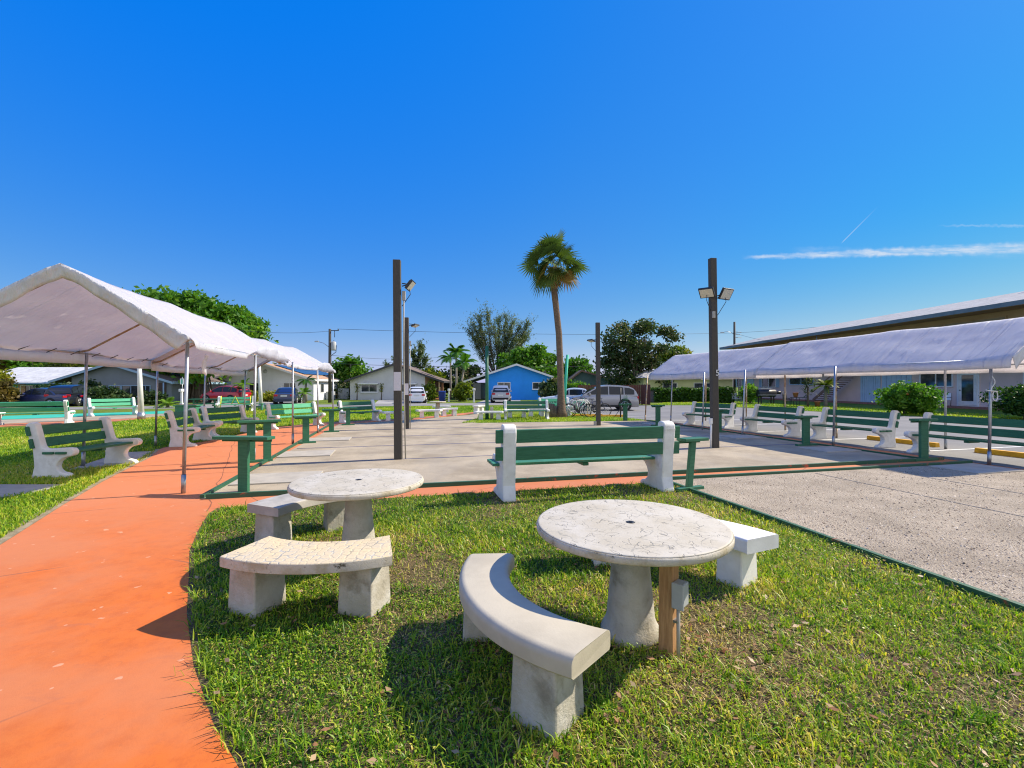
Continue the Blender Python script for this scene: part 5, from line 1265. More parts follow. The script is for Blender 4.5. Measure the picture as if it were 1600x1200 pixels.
# palms
def fan_palm(label, base):
    t = empty('palm_tree', label, 'palm', base)
    z0 = 6.7
    path = [(0, 0, -.1), (0.02, 0, .35), (0.0, 0, 1.2), (-0.04, 0, 2.6), (-0.10, 0, 4.2), (-0.24, 0, 5.5), (-0.34, 0, 6.4), (-0.36, 0, 7.4)]
    M = MB().tube(path, [.40, .24, .175, .165, .16, .155, .165, .18], 14); M.build('trunk', 'palm_bark', t)
    M = MB().tube([(-.34, 0, 6.5), (-.35, 0, 7.0), (-.36, 0, 7.6)], [.17, .24, .16], 12)
    for k in range(26):
        a = random.uniform(0, 6.28); z = random.uniform(6.4, 7.3); c = Vector((-.35, 0, z)); d = Vector((math.cos(a), math.sin(a), .9)).normalized(); M.tube([c + d * .18, c + d * .45], [.05, .02], 5)
    M.build('leaf_bases', 'palm_boot', t)
    hub = Vector((-.36, 0, 7.8)); V, Fc, T, cnt = [], [], [], 0
    NL = 42
    for k in range(NL):
        u = (k + .5) / NL; elv = math.asin(1 - 1.86 * u); az = k * 2.39996 + random.uniform(-.25, .25)
        elv += random.uniform(-.12, .12); d = Vector((math.cos(az) * math.cos(elv), math.sin(az) * math.cos(elv), math.sin(elv)))
        L = (.35 + .80 * random.random() ** .5) * (1.0 if elv > -.2 else .95); tip = hub + d * L + Vector((0, 0, -.10 * (1 - abs(math.sin(elv)))))
        side = d.cross(Vector((0, 0, 1)))
        if side.length < .1: side = Vector((1, 0, 0))
        side.normalize(); roll = random.uniform(-1.0, 1.0); side = Matrix.Rotation(roll, 3, d) @ side; nrm = side.cross(d); old = max(0, min(1, (-elv - .15) * 1.6)); dead = 1.0 if (old > .55 and random.random() < .3) else 0
        tint = min(1, .32 + .22 * old + random.uniform(-.12, .12) + dead * .45)
        # petiole
        w = .012; b0 = len(V); V += [hub - side * w, hub + side * w, tip + side * w, tip - side * w]; Fc.append((b0, b0 + 1, b0 + 2, b0 + 3)); T += [.7] * 4
        for j in range(20):
            f = (j / 19 - .5) * 2; an = f * R(112) ; rl = random.uniform(.74, .98) * (1 - .25 * abs(f))
            q = (d * math.cos(an) + side * math.sin(an)).normalized(); q = (q + nrm * (.35 * f * f - .10)).normalized()
            m_ = tip + q * rl * .55; e = tip + q * rl + Vector((0, 0, -.16 - .12 * old)) * rl
            pr = q.cross(nrm).normalized(); w0, w1 = .020, .042
            b0 = len(V); V += [tip - pr * w0, tip + pr * w0, m_ + pr * w1, m_ - pr * w1, e]
            Fc += [(b0, b0 + 1, b0 + 2, b0 + 3), (b0 + 3, b0 + 2, b0 + 4)]; tt = min(1, max(0, tint + random.uniform(-.1, .1))); T += [tt, tt, tt, tt, min(1, tt + .12)]
    M = MB(); M.add(V, Fc); o = M.build('crown', 'palm_leaf', t, recalc=False)
    a = o.data.attributes.new('tint', 'FLOAT', 'POINT'); a.data.foreach_set('value', np.array(T, np.float32))
    M = MB().tube([(-.55, -.1, 0), (-.56, -.1, .42), (-.53, -.1, .72)], [.27, .24, .20], 10).tube([(-.33, -.16, 0), (-.33, -.16, .6)], [.12, .10], 8); M.build('stump', 'bark', t)
    return t
fan_palm('tall fan palm with some yellowed fronds standing behind the court', A(876.5, 23.0))
def feather_palm(label, base, h, nfr, fl, lean=0.0, mean=.4, group='feathery palms in the gardens', tr=.12, mat='foliage_bright', tmat='pale_trunk'):
    t = empty('palm_tree', label, 'palm', base, 0, group)
    if h > .2: MB().tube([(0, 0, -.1), (lean * .3, 0, h * .4), (lean, 0, h)], [tr * 1.3, tr, tr * .8], 9).build('trunk', tmat, t)
    hub = Vector((lean, 0, h)); V, Fc, T = [], [], []
    for k in range(nfr):
        az = k * 2.39996 + random.uniform(-.3, .3); e0 = random.uniform(.15, 1.25); L = fl * random.uniform(.8, 1.1)
        dr = Vector((math.cos(az), math.sin(az), 0)); pts = []
        for i in range(8):
            s = i / 7; pts.append(hub + dr * L * s * math.cos(e0) * (1 - .12 * s) + Vector((0, 0, L * (s * math.sin(e0) - .62 * s * s * (1.0 - .25 * math.sin(e0))))))
        tint = mean + random.uniform(-.2, .2); side = dr.cross(Vector((0, 0, 1)))
        for i in range(40):
            s = .12 + .88 * i / 39; f = s * 7; j = min(6, int(f)); p = pts[j].lerp(pts[j + 1], f - j); tg = (pts[j + 1] - pts[j]).normalized()
            for sg in (-1, 1):
                l = fl * .30 * math.sin(math.pi * min(1, .18 + s * .78)) * random.uniform(.85, 1.1); q = (side * sg + tg * .55 + Vector((0, 0, -.28))).normalized(); w = tg * .028 * fl / 2
                e = p + q * l + Vector((0, 0, -.1 * l)); b0 = len(V); V += [p - w, p + w, e]; Fc.append((b0, b0 + 1, b0 + 2)); T += [min(1, max(0, tint + random.uniform(-.1, .1)))] * 3
        for i in range(7):
            w = side * .02; b0 = len(V); V += [pts[i] - w, pts[i] + w, pts[i + 1] + w, pts[i + 1] - w]; Fc.append((b0, b0 + 1, b0 + 2, b0 + 3)); T += [.8] * 4
    M = MB(); M.add(V, Fc); o = M.build('crown', mat, t, recalc=False); a = o.data.attributes.new('tint', 'FLOAT', 'POINT'); a.data.foreach_set('value', np.array(T, np.float32))
    return t
feather_palm('palm with drooping fronds, left one of the cluster by the blue house', A(713, 50), 5.2, 20, 2.3)
feather_palm('slim leaning palm, right one of the cluster by the blue house', A(718, 47.5), 4.0, 16, 2.1, 0.55)
feather_palm('darker palm at the back of the cluster by the blue house', A(704, 55), 5.0, 18, 2.2, 0, .2)
feather_palm('small palm above the mango tree near the utility pole', A(549, 57), 4.3, 16, 2.0, -.1)
feather_palm('young yellow green palm in front of the white house corner', A(475, 42), .9, 12, 1.2, 0, .7)
feather_palm('grey green palm leaning from the white house wall', A(478, 46), 2.2, 9, 1.6, 0, .1)
feather_palm('bright young palm beside the red car', A(380, 42), 1.7, 11, 1.3, 0, .8)
feather_palm('yellow green rosette plant on the grass by the grey house', A(262, 33.5), .25, 14, 1.15, 0, .95)
feather_palm('arching leafy plant beside the outdoor stairs', A(1290, 35), 1.6, 16, 1.35, 0, .35, mat='foliage_yellow')
feather_palm('palm foliage behind the blue house right corner', A(852, 58), 3.6, 14, 1.9, 0, .4)
def spiky(label, base, h, mat='foliage_dark'):
    t = empty('potted_plant', label, 'plant', base); V, Fc, T = [], [], []
    MB().tube([(0, 0, 0), (0, 0, h * .6)], [.09, .06], 8).build('stem', 'bark', t)
    for k in range(90):
        c = Vector((random.gauss(0, .18), random.gauss(0, .18), h * random.uniform(.30, .92))); az = random.uniform(0, 6.28); e = random.uniform(-.3, 1.1)
        d = Vector((math.cos(az) * math.cos(e), math.sin(az) * math.cos(e), math.sin(e))); L = random.uniform(.5, .85); s = Vector((-d.y, d.x, 0)).normalized() * .045
        b0 = len(V); V += [c - s, c + s, c + d * L * .6 + s * .8, c + d * L * .6 - s * .8, c + d * L + Vector((0, 0, -.18))]; Fc += [(b0, b0 + 1, b0 + 2, b0 + 3), (b0 + 3, b0 + 2, b0 + 4)]; T += [random.uniform(.2, .95)] * 5
    M = MB(); M.add(V, Fc); o = M.build('foliage', mat, t, recalc=False); a = o.data.attributes.new('tint', 'FLOAT', 'POINT'); a.data.foreach_set('value', np.array(T, np.float32))
spiky('tall dark spiky leaved plant before the pink wall', A(1262, 34.5), 2.6)
# ------------------------------------------------------------------ houses
def window(parent, x, z, w, h, y, frame='trim_white', panes=2, name='window'):
    M = MB(); f = .07; yy = y - .035
    for x0, x1, z0, z1 in ((x - w / 2 - f, x + w / 2 + f, z - f, z), (x - w / 2 - f, x + w / 2 + f, z + h, z + h + f), (x - w / 2 - f, x - w / 2, z, z + h), (x + w / 2, x + w / 2 + f, z, z + h)):
        M.bx(x0, x1, yy - .03, yy + .03, z0, z1)
    for k in range(1, panes): M.bx(x - w / 2 + w * k / panes - .025, x - w / 2 + w * k / panes + .025, yy - .02, yy + .02, z, z + h)
    o = M.build(name, frame, parent)
    MB().bx(x - w / 2, x + w / 2, yy + .012, yy + .03, z, z + h).build('pane', 'window_glass', o)
    MB().bx(x - w / 2 - .12, x + w / 2 + .12, yy - .09, yy + .02, z - f - .06, z - f).build('sill', frame, o)
    return o
def door(parent, x, w, h, y, mat, z=0.0):
    M = MB().bx(x - w / 2, x + w / 2, y - .05, y - .01, z, z + h); d = M.build('door', mat, parent)
    MB().bx(x + w * .36, x + w * .42, y - .10, y - .05, z + 1.0, z + 1.06).build('handle', 'galvanised', d); return d
def gable_house(name, label, loc, x0, x1, d, he, ridge_x, hr, ov, wall, roof, trim, rz=0.0, group='bungalows across the street', oh=.5, xl=None, xr=None, he2=None):
    he2 = he if he2 is None else he2
    t = empty(name, label, 'house', loc, rz, group)
    xl = x0 - ov if xl is None else xl; xr = x1 + ov if xr is None else xr
    sl = (hr - he) / (ridge_x - x0); sr = (hr - he2) / (x1 - ridge_x)
    MB().prism([(x0, 0), (x1, 0), (x1, he2), (ridge_x, hr), (x0, he)], lambda a, b, y: (a, y, b), 0, d).build('wall', wall, t)
    zl = hr - sl * (ridge_x - xl); zr = hr - sr * (xr - ridge_x); th = .14; M = MB(); y0, y1 = -oh, d + oh; g = .01
    for xa, za in ((xl, zl), (xr, zr)):
        P = [(xa, y0, za + g), (ridge_x, y0, hr + g), (ridge_x, y1, hr + g), (xa, y1, za + g)]
        M.hexa(P + [(a, b, c + th) for a, b, c in P])
    r = M.build('roof', roof, t)
    M = MB()
    for xa, za in ((xl, zl), (xr, zr)):
        P = [(xa, y0 - .05, za - .08), (ridge_x, y0 - .05, hr - .08), (ridge_x, y0 - .006, hr - .08), (xa, y0 - .006, za - .08)]
        M.hexa(P + [(a, b, c + .20) for a, b, c in P])
    M.build('fascia', trim, r)
    MB().bx(xl - .05, xl - .004, y0, y1, zl - .06, zl + th + .02).bx(xr + .004, xr + .05, y0, y1, zr - .06, zr + th + .02).build('gutter', trim, r)
    return t
# pale house in the middle left
Y = 52.0; k = Y / F
t = gable_house('house', 'pale house with dark roof edge and brown porch behind the dark poles', A(617, Y), (547 - 617) * k, (664 - 617) * k, 11, 2.25, 0, 4.02, .45, 'stucco_pale_blue', 'roof_brown', 'trim_dark', xr=(694 - 617) * k, he2=2.80)
for px in (577, 637):
    x = (px - 617) * k; o = window(t, x, .95, 1.75, .75, 0); MB().bx(x - 1.1, x + 1.1, -.45, -.08, 1.80, 1.95).build('awning', 'trim_white', o)
M = MB().bx((664 - 617) * k + .01, (688 - 617) * k, 2.5, 2.7, 0, 2.1); M.build('porch_wall', 'stucco_brown', t)
door(t, (677 - 617) * k, 1.1, 2.05, 2.49, 'door_dark')
MB().bx((685.5 - 617) * k, (687.5 - 617) * k, -.1, .1, 0, 2.2).build('porch_post', 'stucco_tan', t)
MB().bx((663 - 617) * k, (688 - 617) * k, -.3, 2.4, 0, .12).build('porch_floor', 'terracotta', t)
for px in (558, 596):
    x = (px - 617) * k; MB().tube([(x, -.06, 0), (x + .04, -.08, .9), (x, -.06, 1.6)], [.06, .03, .05], 6).build('climber', 'bark', t)
    o = leaf_cards('ivy', np.stack([rng.normal(x, .13, 60), rng.normal(-.1, .04, 60), rng.uniform(.9, 1.9, 60)], 1), np.full(60, .09), rng.uniform(0, 1, 60), 'foliage_yellow'); o.parent = t
# blue house
t = gable_house('house', 'bright blue house with white roof edge beside the palms', A(807, Y), (760 - 807) * k, (858 - 807) * k, 11, 2.88, 0, 4.00, .4, 'stucco_blue', 'roof_grey', 'trim_white', xl=(722 - 807) * k, he2=2.72)
for px in (787.5, 842): window(t, (px - 807) * k, 1.28, 1.35, .68, 0)
MB().bx((728 - 807) * k, (760 - 807) * k - .01, 3.2, 3.4, 0, 2.0).build('carport_wall', 'stucco_grey', t)
MB().bx((728 - 807) * k, (730 - 807) * k, -.1, 3.2, 0, 1.9).bx((731 - 807) * k, (732.5 - 807) * k, -.1, .05, 0, 1.95).build('carport_post', 'stucco_pale_blue', t)
door(t, (742 - 807) * k, .95, 1.95, 3.19, 'trim_white'); M = MB()
for i in range(5): M.bx((748 + i * 2 - 807) * k, (749 + i * 2 - 807) * k, 3.13, 3.18, .1, 1.9)
M.build('shutter', 'trim_blue', t)
# white house with solar panels
Y = 50.0; k = Y / F
t = gable_house('house', 'white house with tan roof and solar panels behind the parked blue car', A(414, Y), (344 - 414) * k, (490 - 414) * k, 11.5, 2.52, 0, 3.95, .35, 'stucco_white', 'roof_tan', 'trim_white', xl=(319 - 414) * k, he2=2.30)
window(t, (399 - 414) * k, .75, 1.25, 1.15, 0, panes=1); window(t, (453 - 414) * k, .75, 1.25, 1.15, 0, panes=2)
MB().lathe([(0, 0), (.22, 0), (.22, .03), (0, .03)], n=16).build('vent', 'plastic_grey', t).matrix_local = Matrix.Translation((.05, -.02, 3.2)) @ Matrix.Rotation(R(90), 4, 'X')
MB().bx((322 - 414) * k, (344 - 414) * k - .01, 3.5, 3.65, 0, 2.0).build('carport_wall', 'stucco_yellow', t)
MB().bx((321.5 - 414) * k, (323.5 - 414) * k, -.1, .15, 0, 2.0).build('carport_post', 'trim_white', t)
sr = (3.95 - 2.30) / ((490 - 414) * k); M = MB()
for j in range(5):
    for i in range(2):
        xa = .6 + i * 1.75; xb = xa + 1.65; ya = .8 + j * 1.9; yb = ya + 1.8; za, zb = 3.95 - sr * xa + .20, 3.95 - sr * xb + .20
        M.hexa([(xa, ya, za), (xb, ya, zb), (xb, yb, zb), (xa, yb, za), (xa, ya, za + .04), (xb, ya, zb + .04), (xb, yb, zb + .04), (xa, yb, za + .04)])
M.build('solar_panel', 'solar_glass', t)
xw = (490 - 414) * k
for y in (2.2, 5.0, 8.0): 
    o = MB().bx(xw + .004, xw + .05, y - .45, y + .45, .8, 1.9).build('window', 'trim_white', t); MB().bx(xw + .05, xw + .06, y - .38, y + .38, .88, 1.82).build('pane', 'window_glass', o)
MB().bx(xw + .15, xw + .95, 2.9, 3.7, 0, .95).build('air_conditioner', 'plastic_grey', t, bevel=.03)
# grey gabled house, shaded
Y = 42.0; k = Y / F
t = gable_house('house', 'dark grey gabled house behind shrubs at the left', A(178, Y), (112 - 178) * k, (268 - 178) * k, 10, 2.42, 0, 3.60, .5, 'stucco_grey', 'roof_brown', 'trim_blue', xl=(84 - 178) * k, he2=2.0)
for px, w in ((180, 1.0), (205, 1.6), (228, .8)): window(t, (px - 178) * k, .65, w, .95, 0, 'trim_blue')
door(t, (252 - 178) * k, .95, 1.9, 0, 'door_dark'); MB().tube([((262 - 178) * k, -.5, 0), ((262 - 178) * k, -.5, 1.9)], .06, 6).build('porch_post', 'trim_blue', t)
t = gable_house('house', 'tan brick house with orange roof behind the spreading tree', A(262, 50), -2.0, 5.6, 9, 2.0, 1.5, 3.5, .4, 'brick_red', 'roof_tan', 'trim_white'); window(t, 3.8, .8, 1.2, .9, 0); window(t, .2, .8, 1.2, .9, 0)
# turquoise house
Y = 44.0; k = Y / F
t = empty('house', 'turquoise house with a broad white roof at the left edge', 'house', A(60, Y), 0, 'bungalows across the street')
MB().bx(-6.2, 3.6, 0, 9, 0, 2.0).build('wall', 'stucco_teal', t)
MB().prism([(-.7, 1.88), (9.7, 1.88), (4.5, 3.6)], lambda a, b, x: (x, a, b), -6.8, 4.2).build('roof', 'roof_white', t)
MB().bx(-6.85, 4.25, -.76, -.70, 1.78, 1.92).build('gutter', 'trim_blue', bpy.data.objects['roof'] if False else t)
window(t, -.8, .75, 1.7, .85, 0); window(t, 1.3, .7, .8, .9, 0); MB().bx(-1.9, -1.2, -.06, -.01, .55, 1.75).build('shutter', 'stucco_brown', t)
MB().prism([(-9.5, 0), (-6.21, 0), (-6.21, 2.0), (-9.5, 3.2)], lambda a, b, y: (a, y, b), .5, 8).build('side_wing', 'stucco_teal', t)
# small cottage and pale yellow house on the right
Y = 60; k = Y / F
t = gable_house('house', 'dark green cottage roof showing above the red fence', A(915, Y), -2.6, 4.8, 8, 2.0, -.6, 3.55, .4, 'stucco_green', 'roof_brown', 'trim_brown'); window(t, 3.2, 1.0, .9, .7, 0); window(t, -.8, 1.0, .9, .7, 0)
t = empty('house', 'pale yellow low house behind the long hedge', 'house', A(1078, 52), R(6), 'bungalows across the street')
MB().bx(-5.5, 5.2, 0, 8, 0, 2.5).build('wall', 'stucco_yellow', t); MB().hexa([(-6.1, -.7, 2.5), (5.8, -.7, 2.5), (5.8, 8.7, 2.5), (-6.1, 8.7, 2.5), (-4, 3, 3.5), (3.7, 3, 3.5), (3.7, 5, 3.5), (-4, 5, 3.5)]).build('roof', 'roof_grey', t)
window(t, 1.5, .9, 2.0, 1.0, 0); window(t, -2.4, .9, 1.6, 1.0, 0); M = MB()
for i in range(40): M.bx(-4.4 + i * .25, -4.38 + i * .25, -2.03, -2.0, 0, 1.4)
M.bx(-4.4, 5.4, -2.04, -1.99, 1.38, 1.42); o = M.build('railing', 'black_metal', None, A(1078, 52)); o.rotation_euler.z = R(6); tag(o, 'thin dark railing before the pale yellow house', 'railing')

# ------------------------------------------------------------------ two storey pink flats on the right
a0 = math.atan2(.077, 1.0)
t = empty('apartment_building', 'long two storey pink apartment building behind the right canopies', 'building', (35.8 - .077 * 27, 27, 0), a0)
def ly(px):                               # distance along the wall where the sight line of a photo column meets it
    s = (px - 800) / F; z = 35.8 / (s + .077); return (z - 27) * math.hypot(1, .077)
Y0, Y1 = -12.0, 35.5
wl_ = MB().bx(0, 9, Y0, Y1, .0, 3.25).build('wall', 'stucco_pink', t)
MB().bx(0.02, 8.9, Y0 + .05, Y1 - .05, 3.45, 6.92).build('upper_wall', 'stucco_tan', t)
MB().bx(-1.55, 9, Y0, Y1, 3.25, 3.45).build('walkway', 'pad_concrete', t)
M = MB(); ov = -2.1; M.prism([(ov, 6.77), (5.2, 8.56), (12.5, 6.77), (12.5, 6.92), (5.2, 8.71), (ov, 6.92)], lambda a, b, y: (a, y, b), Y0 - .6, Y1 + .9)
rf = M.build('roof', 'roof_pale', t)
MB().bx(ov - .07, ov - .005, Y0 - .6, Y1 + .9, 6.64, 6.93).build('gutter', 'fascia_slate', rf)
M = MB().hexa([(ov + .01, Y0 - .5, 6.62), (-.01, Y0 - .5, 6.68), (-.01, Y1 + .8, 6.68), (ov + .01, Y1 + .8, 6.62), (ov + .01, Y0 - .5, 6.72), (-.01, Y0 - .5, 7.0), (-.01, Y1 + .8, 7.0), (ov + .01, Y1 + .8, 6.72)]); M.build('soffit', 'stucco_brown', rf)
for px, zz in ((1515, 0), (1562, 0)):
    y = ly(px) ; MB().tube([(4.7, y, 8.3), (4.7, y, 9.0)], .09, 8).tube([(4.7, y, 9.0), (4.5, y, 9.07)], .12, 8).build('roof_vent', 'plastic_grey', rf)
for px in (1400, 1450, 1500, 1545):
    y = ly(px); o = MB().bx(-.06, -.005, y - 1.1, y + 1.1, 5.1, 6.35).build('window', 'stucco_tan', t); MB().bx(-.075, -.062, y - 1.03, y + 1.03, 5.18, 6.28).build('pane', 'blind_cloth', o)
MB().bx(-1.9, 0, Y0, Y1, 0, .12).build('patio', 'brick_red', t)
M = MB()
for i in range(11): M.bx(-1.5, -1.4, Y0 + i * 3.7 - .05, Y0 + i * 3.7 + .05, 3.45, 4.5)
for z in (3.75, 4.1, 4.46): M.bx(-1.48, -1.43, Y0, Y1, z - .03, z + .03)
M.build('balustrade', 'trim_brown', t)
MB().tube([(-1.9, ly(1304), 3.3), (-1.9, ly(1304), 6.7)], .05, 8).build('downpipe', 'fascia_slate', t)
def wallwin(px0, px1, z0, z1, frame='trim_white', sh=None):
    ya, yb = sorted((ly(px0), ly(px1))); m = (ya + yb) / 2; M = MB()
    for a, b, c, d in ((ya, yb, z0 - .08, z0), (ya, yb, z1, z1 + .08), (ya, ya + .08, z0, z1), (yb - .08, yb, z0, z1), (m - .03, m + .03, z0, z1)): M.bx(-.09, -.005, a, b, c, d)
    o = M.build('window', frame, t); MB().bx(-.03, -.008, ya + .08, yb - .08, z0, z1).build('pane', 'window_glass', o)
    if sh:
        for a, b in ((ya - .55, ya - .05), (yb + .05, yb + .55)): MB().bx(-.06, -.004, a, b, z0 - .08, z1 + .08).build('shutter', sh, o)
wallwin(1438, 1490, 1.6, 2.75); wallwin(1191, 1213, 1.5, 2.75, sh='trim_blue'); wallwin(1152, 1160, 1.5, 2.75, sh='trim_blue'); wallwin(1234, 1272, 1.8, 2.85, 'door_blue'); wallwin(1600, 1640, 1.5, 2.7)
ya, yb = sorted((ly(1496), ly(1531)))
dd = MB().bx(-.06, -.004, ya, yb, .12, 2.72).build('door', 'trim_white', t)
MB().bx(-.10, -.062, ya + .12, yb - .14, .2, 2.55).build('leaf', 'white_paint', dd); MB().bx(-.112, -.101, ya + .34, yb - .38, .5, 2.4).build('pane', 'window_glass', dd); MB().bx(-.16, -.101, yb - .30, yb - .24, 1.25, 1.32).build('handle', 'black_metal', dd)
ya, yb = sorted((ly(1345), ly(1376))); M = MB()
n_ = 9
for i in range(n_): M.bx(-.07, -.004, ya + (yb - ya) * i / n_, ya + (yb - ya) * (i + .86) / n_, .13, 2.9)
M.build('door', 'door_blue', t)
ya, yb = sorted((ly(1378), ly(1425))); M = MB()
for i in range(6): M.bx(-.06, -.004, ya + (yb - ya) * i / 6, ya + (yb - ya) * (i + .9) / 6, .13, 2.9)
M.build('shutter', 'door_blue', t)
ya, yb = sorted((ly(1163), ly(1178))); MB().bx(-.06, -.004, ya, yb, .12, 2.7).build('door', 'door_blue', t)
# outdoor stairs
ya, yb = sorted((ly(1306), ly(1336))); ys_ = MB()
for i in range(13): ys_.bx(-1.45, -.25, yb - .30 * (i + 1) + 1.2, yb - .30 * i + 1.2, .20 * i + .12, .20 * i + .19)
ys_.hexa([(-1.55, yb + 1.2, .0), (-1.47, yb + 1.2, .0), (-1.47, yb - 2.7, 2.6), (-1.55, yb - 2.7, 2.6), (-1.55, yb + 1.2, .28), (-1.47, yb + 1.2, .28), (-1.47, yb - 2.7, 2.88), (-1.55, yb - 2.7, 2.88)])
ys_.hexa([(-1.55, yb + 1.2, .95), (-1.47, yb + 1.2, .95), (-1.47, yb - 2.7, 3.55), (-1.55, yb - 2.7, 3.55), (-1.55, yb + 1.2, 1.05), (-1.47, yb + 1.2, 1.05), (-1.47, yb - 2.7, 3.65), (-1.55, yb - 2.7, 3.65)])
ys_.bx(-1.58, -1.44, yb - 1.7, yb - 1.56, 0, 2.85); ys_.build('outdoor_stair', 'trim_brown', t)

# ------------------------------------------------------------------ fences, poles, wires, small things
def board_fence(label, a, b, h, mat='fence_wood'):
    a, b = Vector(a), Vector(b); L = (b - a).length; t = empty('board_fence', label, 'fence', a, math.atan2(b.y - a.y, b.x - a.x)); n = int(L / .16); M = MB()
    for i in range(n): M.bx(i * L / n + .006, (i + 1) * L / n - .006, -.012 + .01 * (i % 2), .012 + .01 * (i % 2), .04, h + random.uniform(-.02, .02))
    M.build('boards', mat, t); M = MB()
    for i in range(int(L / 2.4) + 1): M.bx(min(i * 2.4, L - .1), min(i * 2.4, L - .1) + .1, .03, .13, 0, h)
    M.build('posts', mat, t)
board_fence('red brown board fence behind the silver car', A(903, 40.5), A(1001, 39.2), 1.68); board_fence('red brown fence return at the hedge end', A(1001.5, 39.2), A(1016, 37.3), 1.72)
board_fence('grey board fence beside the pale house', A(528, 55), A(545, 54), 1.3, 'stucco_grey')
UG = 'utility poles'
t = empty('utility_pole', 'wooden utility pole with transformer and street light by the white house', 'utility pole', A(515.5, 43.5), 0, UG)
hp = 1.6 + (603 - 514) * 43.5 / F
MB().tube([(0, 0, 0), (0, 0, hp)], [.17, .12], 10).build('post', 'pole_wood', t); MB().tube([(0, 0, hp - .15), (.85, 0, hp - .15)], .04, 6).tube([(.45, 0, hp - .15), (.45, 0, hp - .8)], .03, 6).tube([(.8, 0, hp - .15), (.8, 0, hp + .02)], .05, 6).build('crossarm', 'black_metal', t)
MB().lathe([(0, 0), (.22, 0), (.24, .1), (.24, .75), (.15, .85), (0, .86)], (.36, 0, hp - 2.05), 14).build('transformer', 'plastic_grey', t); MB().tube([(.36, 0, hp - 1.1), (.62, 0, hp - 1.6), (.58, 0, hp - 2.2), (.12, 0, hp - 2.55)], .03, 6).build('cable', 'black_metal', t)
MB().tube([(0, 0, hp - 1.8), (-.6, 0, hp - 1.35), (-1.15, 0, hp - 1.2)], .03, 6).build('light_arm', 'galvanised', t); MB().hexa([(-1.45, -.1, hp - 1.25), (-1.1, -.1, hp - 1.25), (-1.1, .1, hp - 1.25), (-1.45, .1, hp - 1.25), (-1.4, -.07, hp - 1.13), (-1.1, -.07, hp - 1.13), (-1.1, .07, hp - 1.13), (-1.4, .07, hp - 1.13)]).build('street_light', 'plastic_grey', t)
t = empty('utility_pole', 'utility pole top rising behind the apartment roof', 'utility pole', A(1147.5, 62), 0, UG); hq = 1.6 + (603 - 503) * 62 / F
MB().tube([(0, 0, 0), (0, 0, hq)], [.18, .14], 8).build('post', 'pole_wood', t); MB().tube([(-.1, 0, hq - 1.6), (-.9, 0, hq - 1.3), (-1.5, 0, hq - 1.4)], .035, 6).build('light_arm', 'galvanised', t); MB().box((-1.65, 0, hq - 1.42), (.5, .2, .1)).build('street_light', 'plastic_grey', t, bevel=.02)
M = MB()
for dz in (1.35, 1.7, 2.1): M.tube([(-.1, 0, hq - dz), (1.0, .1, hq - dz - .05)], .03, 5)
M.build('crossarm', 'black_metal', t)
def wire(label, a, b, sag=.4, r=.014):
    a, b = Vector(a), Vector(b); M = MB(); M.tube([a.lerp(b, i / 16) - a - Vector((0, 0, sag * 4 * (i / 16) * (1 - i / 16))) for i in range(17)], r, 4); o = M.build('power_line', 'black_metal', None, a); tag(o, label, 'wire', 'overhead power lines')
wire('upper power line crossing behind the palm', A(527, 43.5, hp), A(1147, 62, hq - 1.5), .35, .016)
wire('lower cable sagging across the pale house roof', A(516, 43.5, hp - 3.3), A(1040, 64, 4.9), .5, .02)
wire('thin middle cable behind the dark poles', A(516, 43.5, hp - 2.5), A(700, 66, 5.9), .4)
wire('power line running right from the far pole top', A(1147, 62, hq - 1.5), A(1420, 60, hq + .3), .2, .016)
wire('power line leaving the transformer pole to the left', A(515, 43.5, hp - .2), A(300, 36, 6.5), .4)
wire('cable from the far pole down to the flats', A(1147, 62, hq - 1.5), A(1215, 50, 6.3), .1)
def mailbox(label, p, h=1.15):
    t = empty('mailbox', label, 'mailbox', p, 0, 'white mailboxes'); MB().bx(-.06, .06, -.06, .06, 0, h).build('post', 'white_paint', t); MB().bx(-.12, .12, -.2, .2, h, h + .22).build('box', 'white_paint', t, bevel=.04); MB().bx(-.09, .09, -.09, .09, 0, .3).build('base', 'white_paint', t)
mailbox('white mailbox on a post before the blue house carport', A(740.5, 44)); mailbox('white mailbox near the grey gabled house', A(284, 35))
mailbox('thin white mailbox beside the blue bin', A(701.5, 46), 1.1)
t = empty('street_sign', 'small pale green sign on a post near the aerial roots', 'sign', A(285, 35.5)); MB().tube([(0, 0, 0), (0, 0, 2.3)], .025, 6).build('post', 'galvanised', t); MB().box((0, -.04, 1.95), (.3, .02, .45)).build('panel', 'trim_white', t); MB().box((0, -.055, 1.95), (.10, .006, .36)).build('stripe', 'turquoise_paint', t)
t = empty('wheelie_bin', 'blue wheelie bin between the pale house and the palms', 'bin', A(691, 47.5)); MB().hexa([(-.26, -.3, .05), (.26, -.3, .05), (.26, .3, .05), (-.26, .3, .05), (-.32, -.36, .95), (.32, -.36, .95), (.32, .36, .95), (-.32, .36, .95)]).build('bin_body', 'bin_blue', t, bevel=.02); MB().hexa([(-.34, -.4, .955), (.34, -.4, .955), (.34, .38, .955), (-.34, .38, .955), (-.32, -.36, 1.02), (.32, -.36, 1.02), (.32, .38, 1.08), (-.32, .38, 1.08)]).build('lid', 'bin_blue', t); MB().tube([(-.3, .33, .1), (.3, .33, .1)], .1, 12).build('wheels', 'tyre', t)
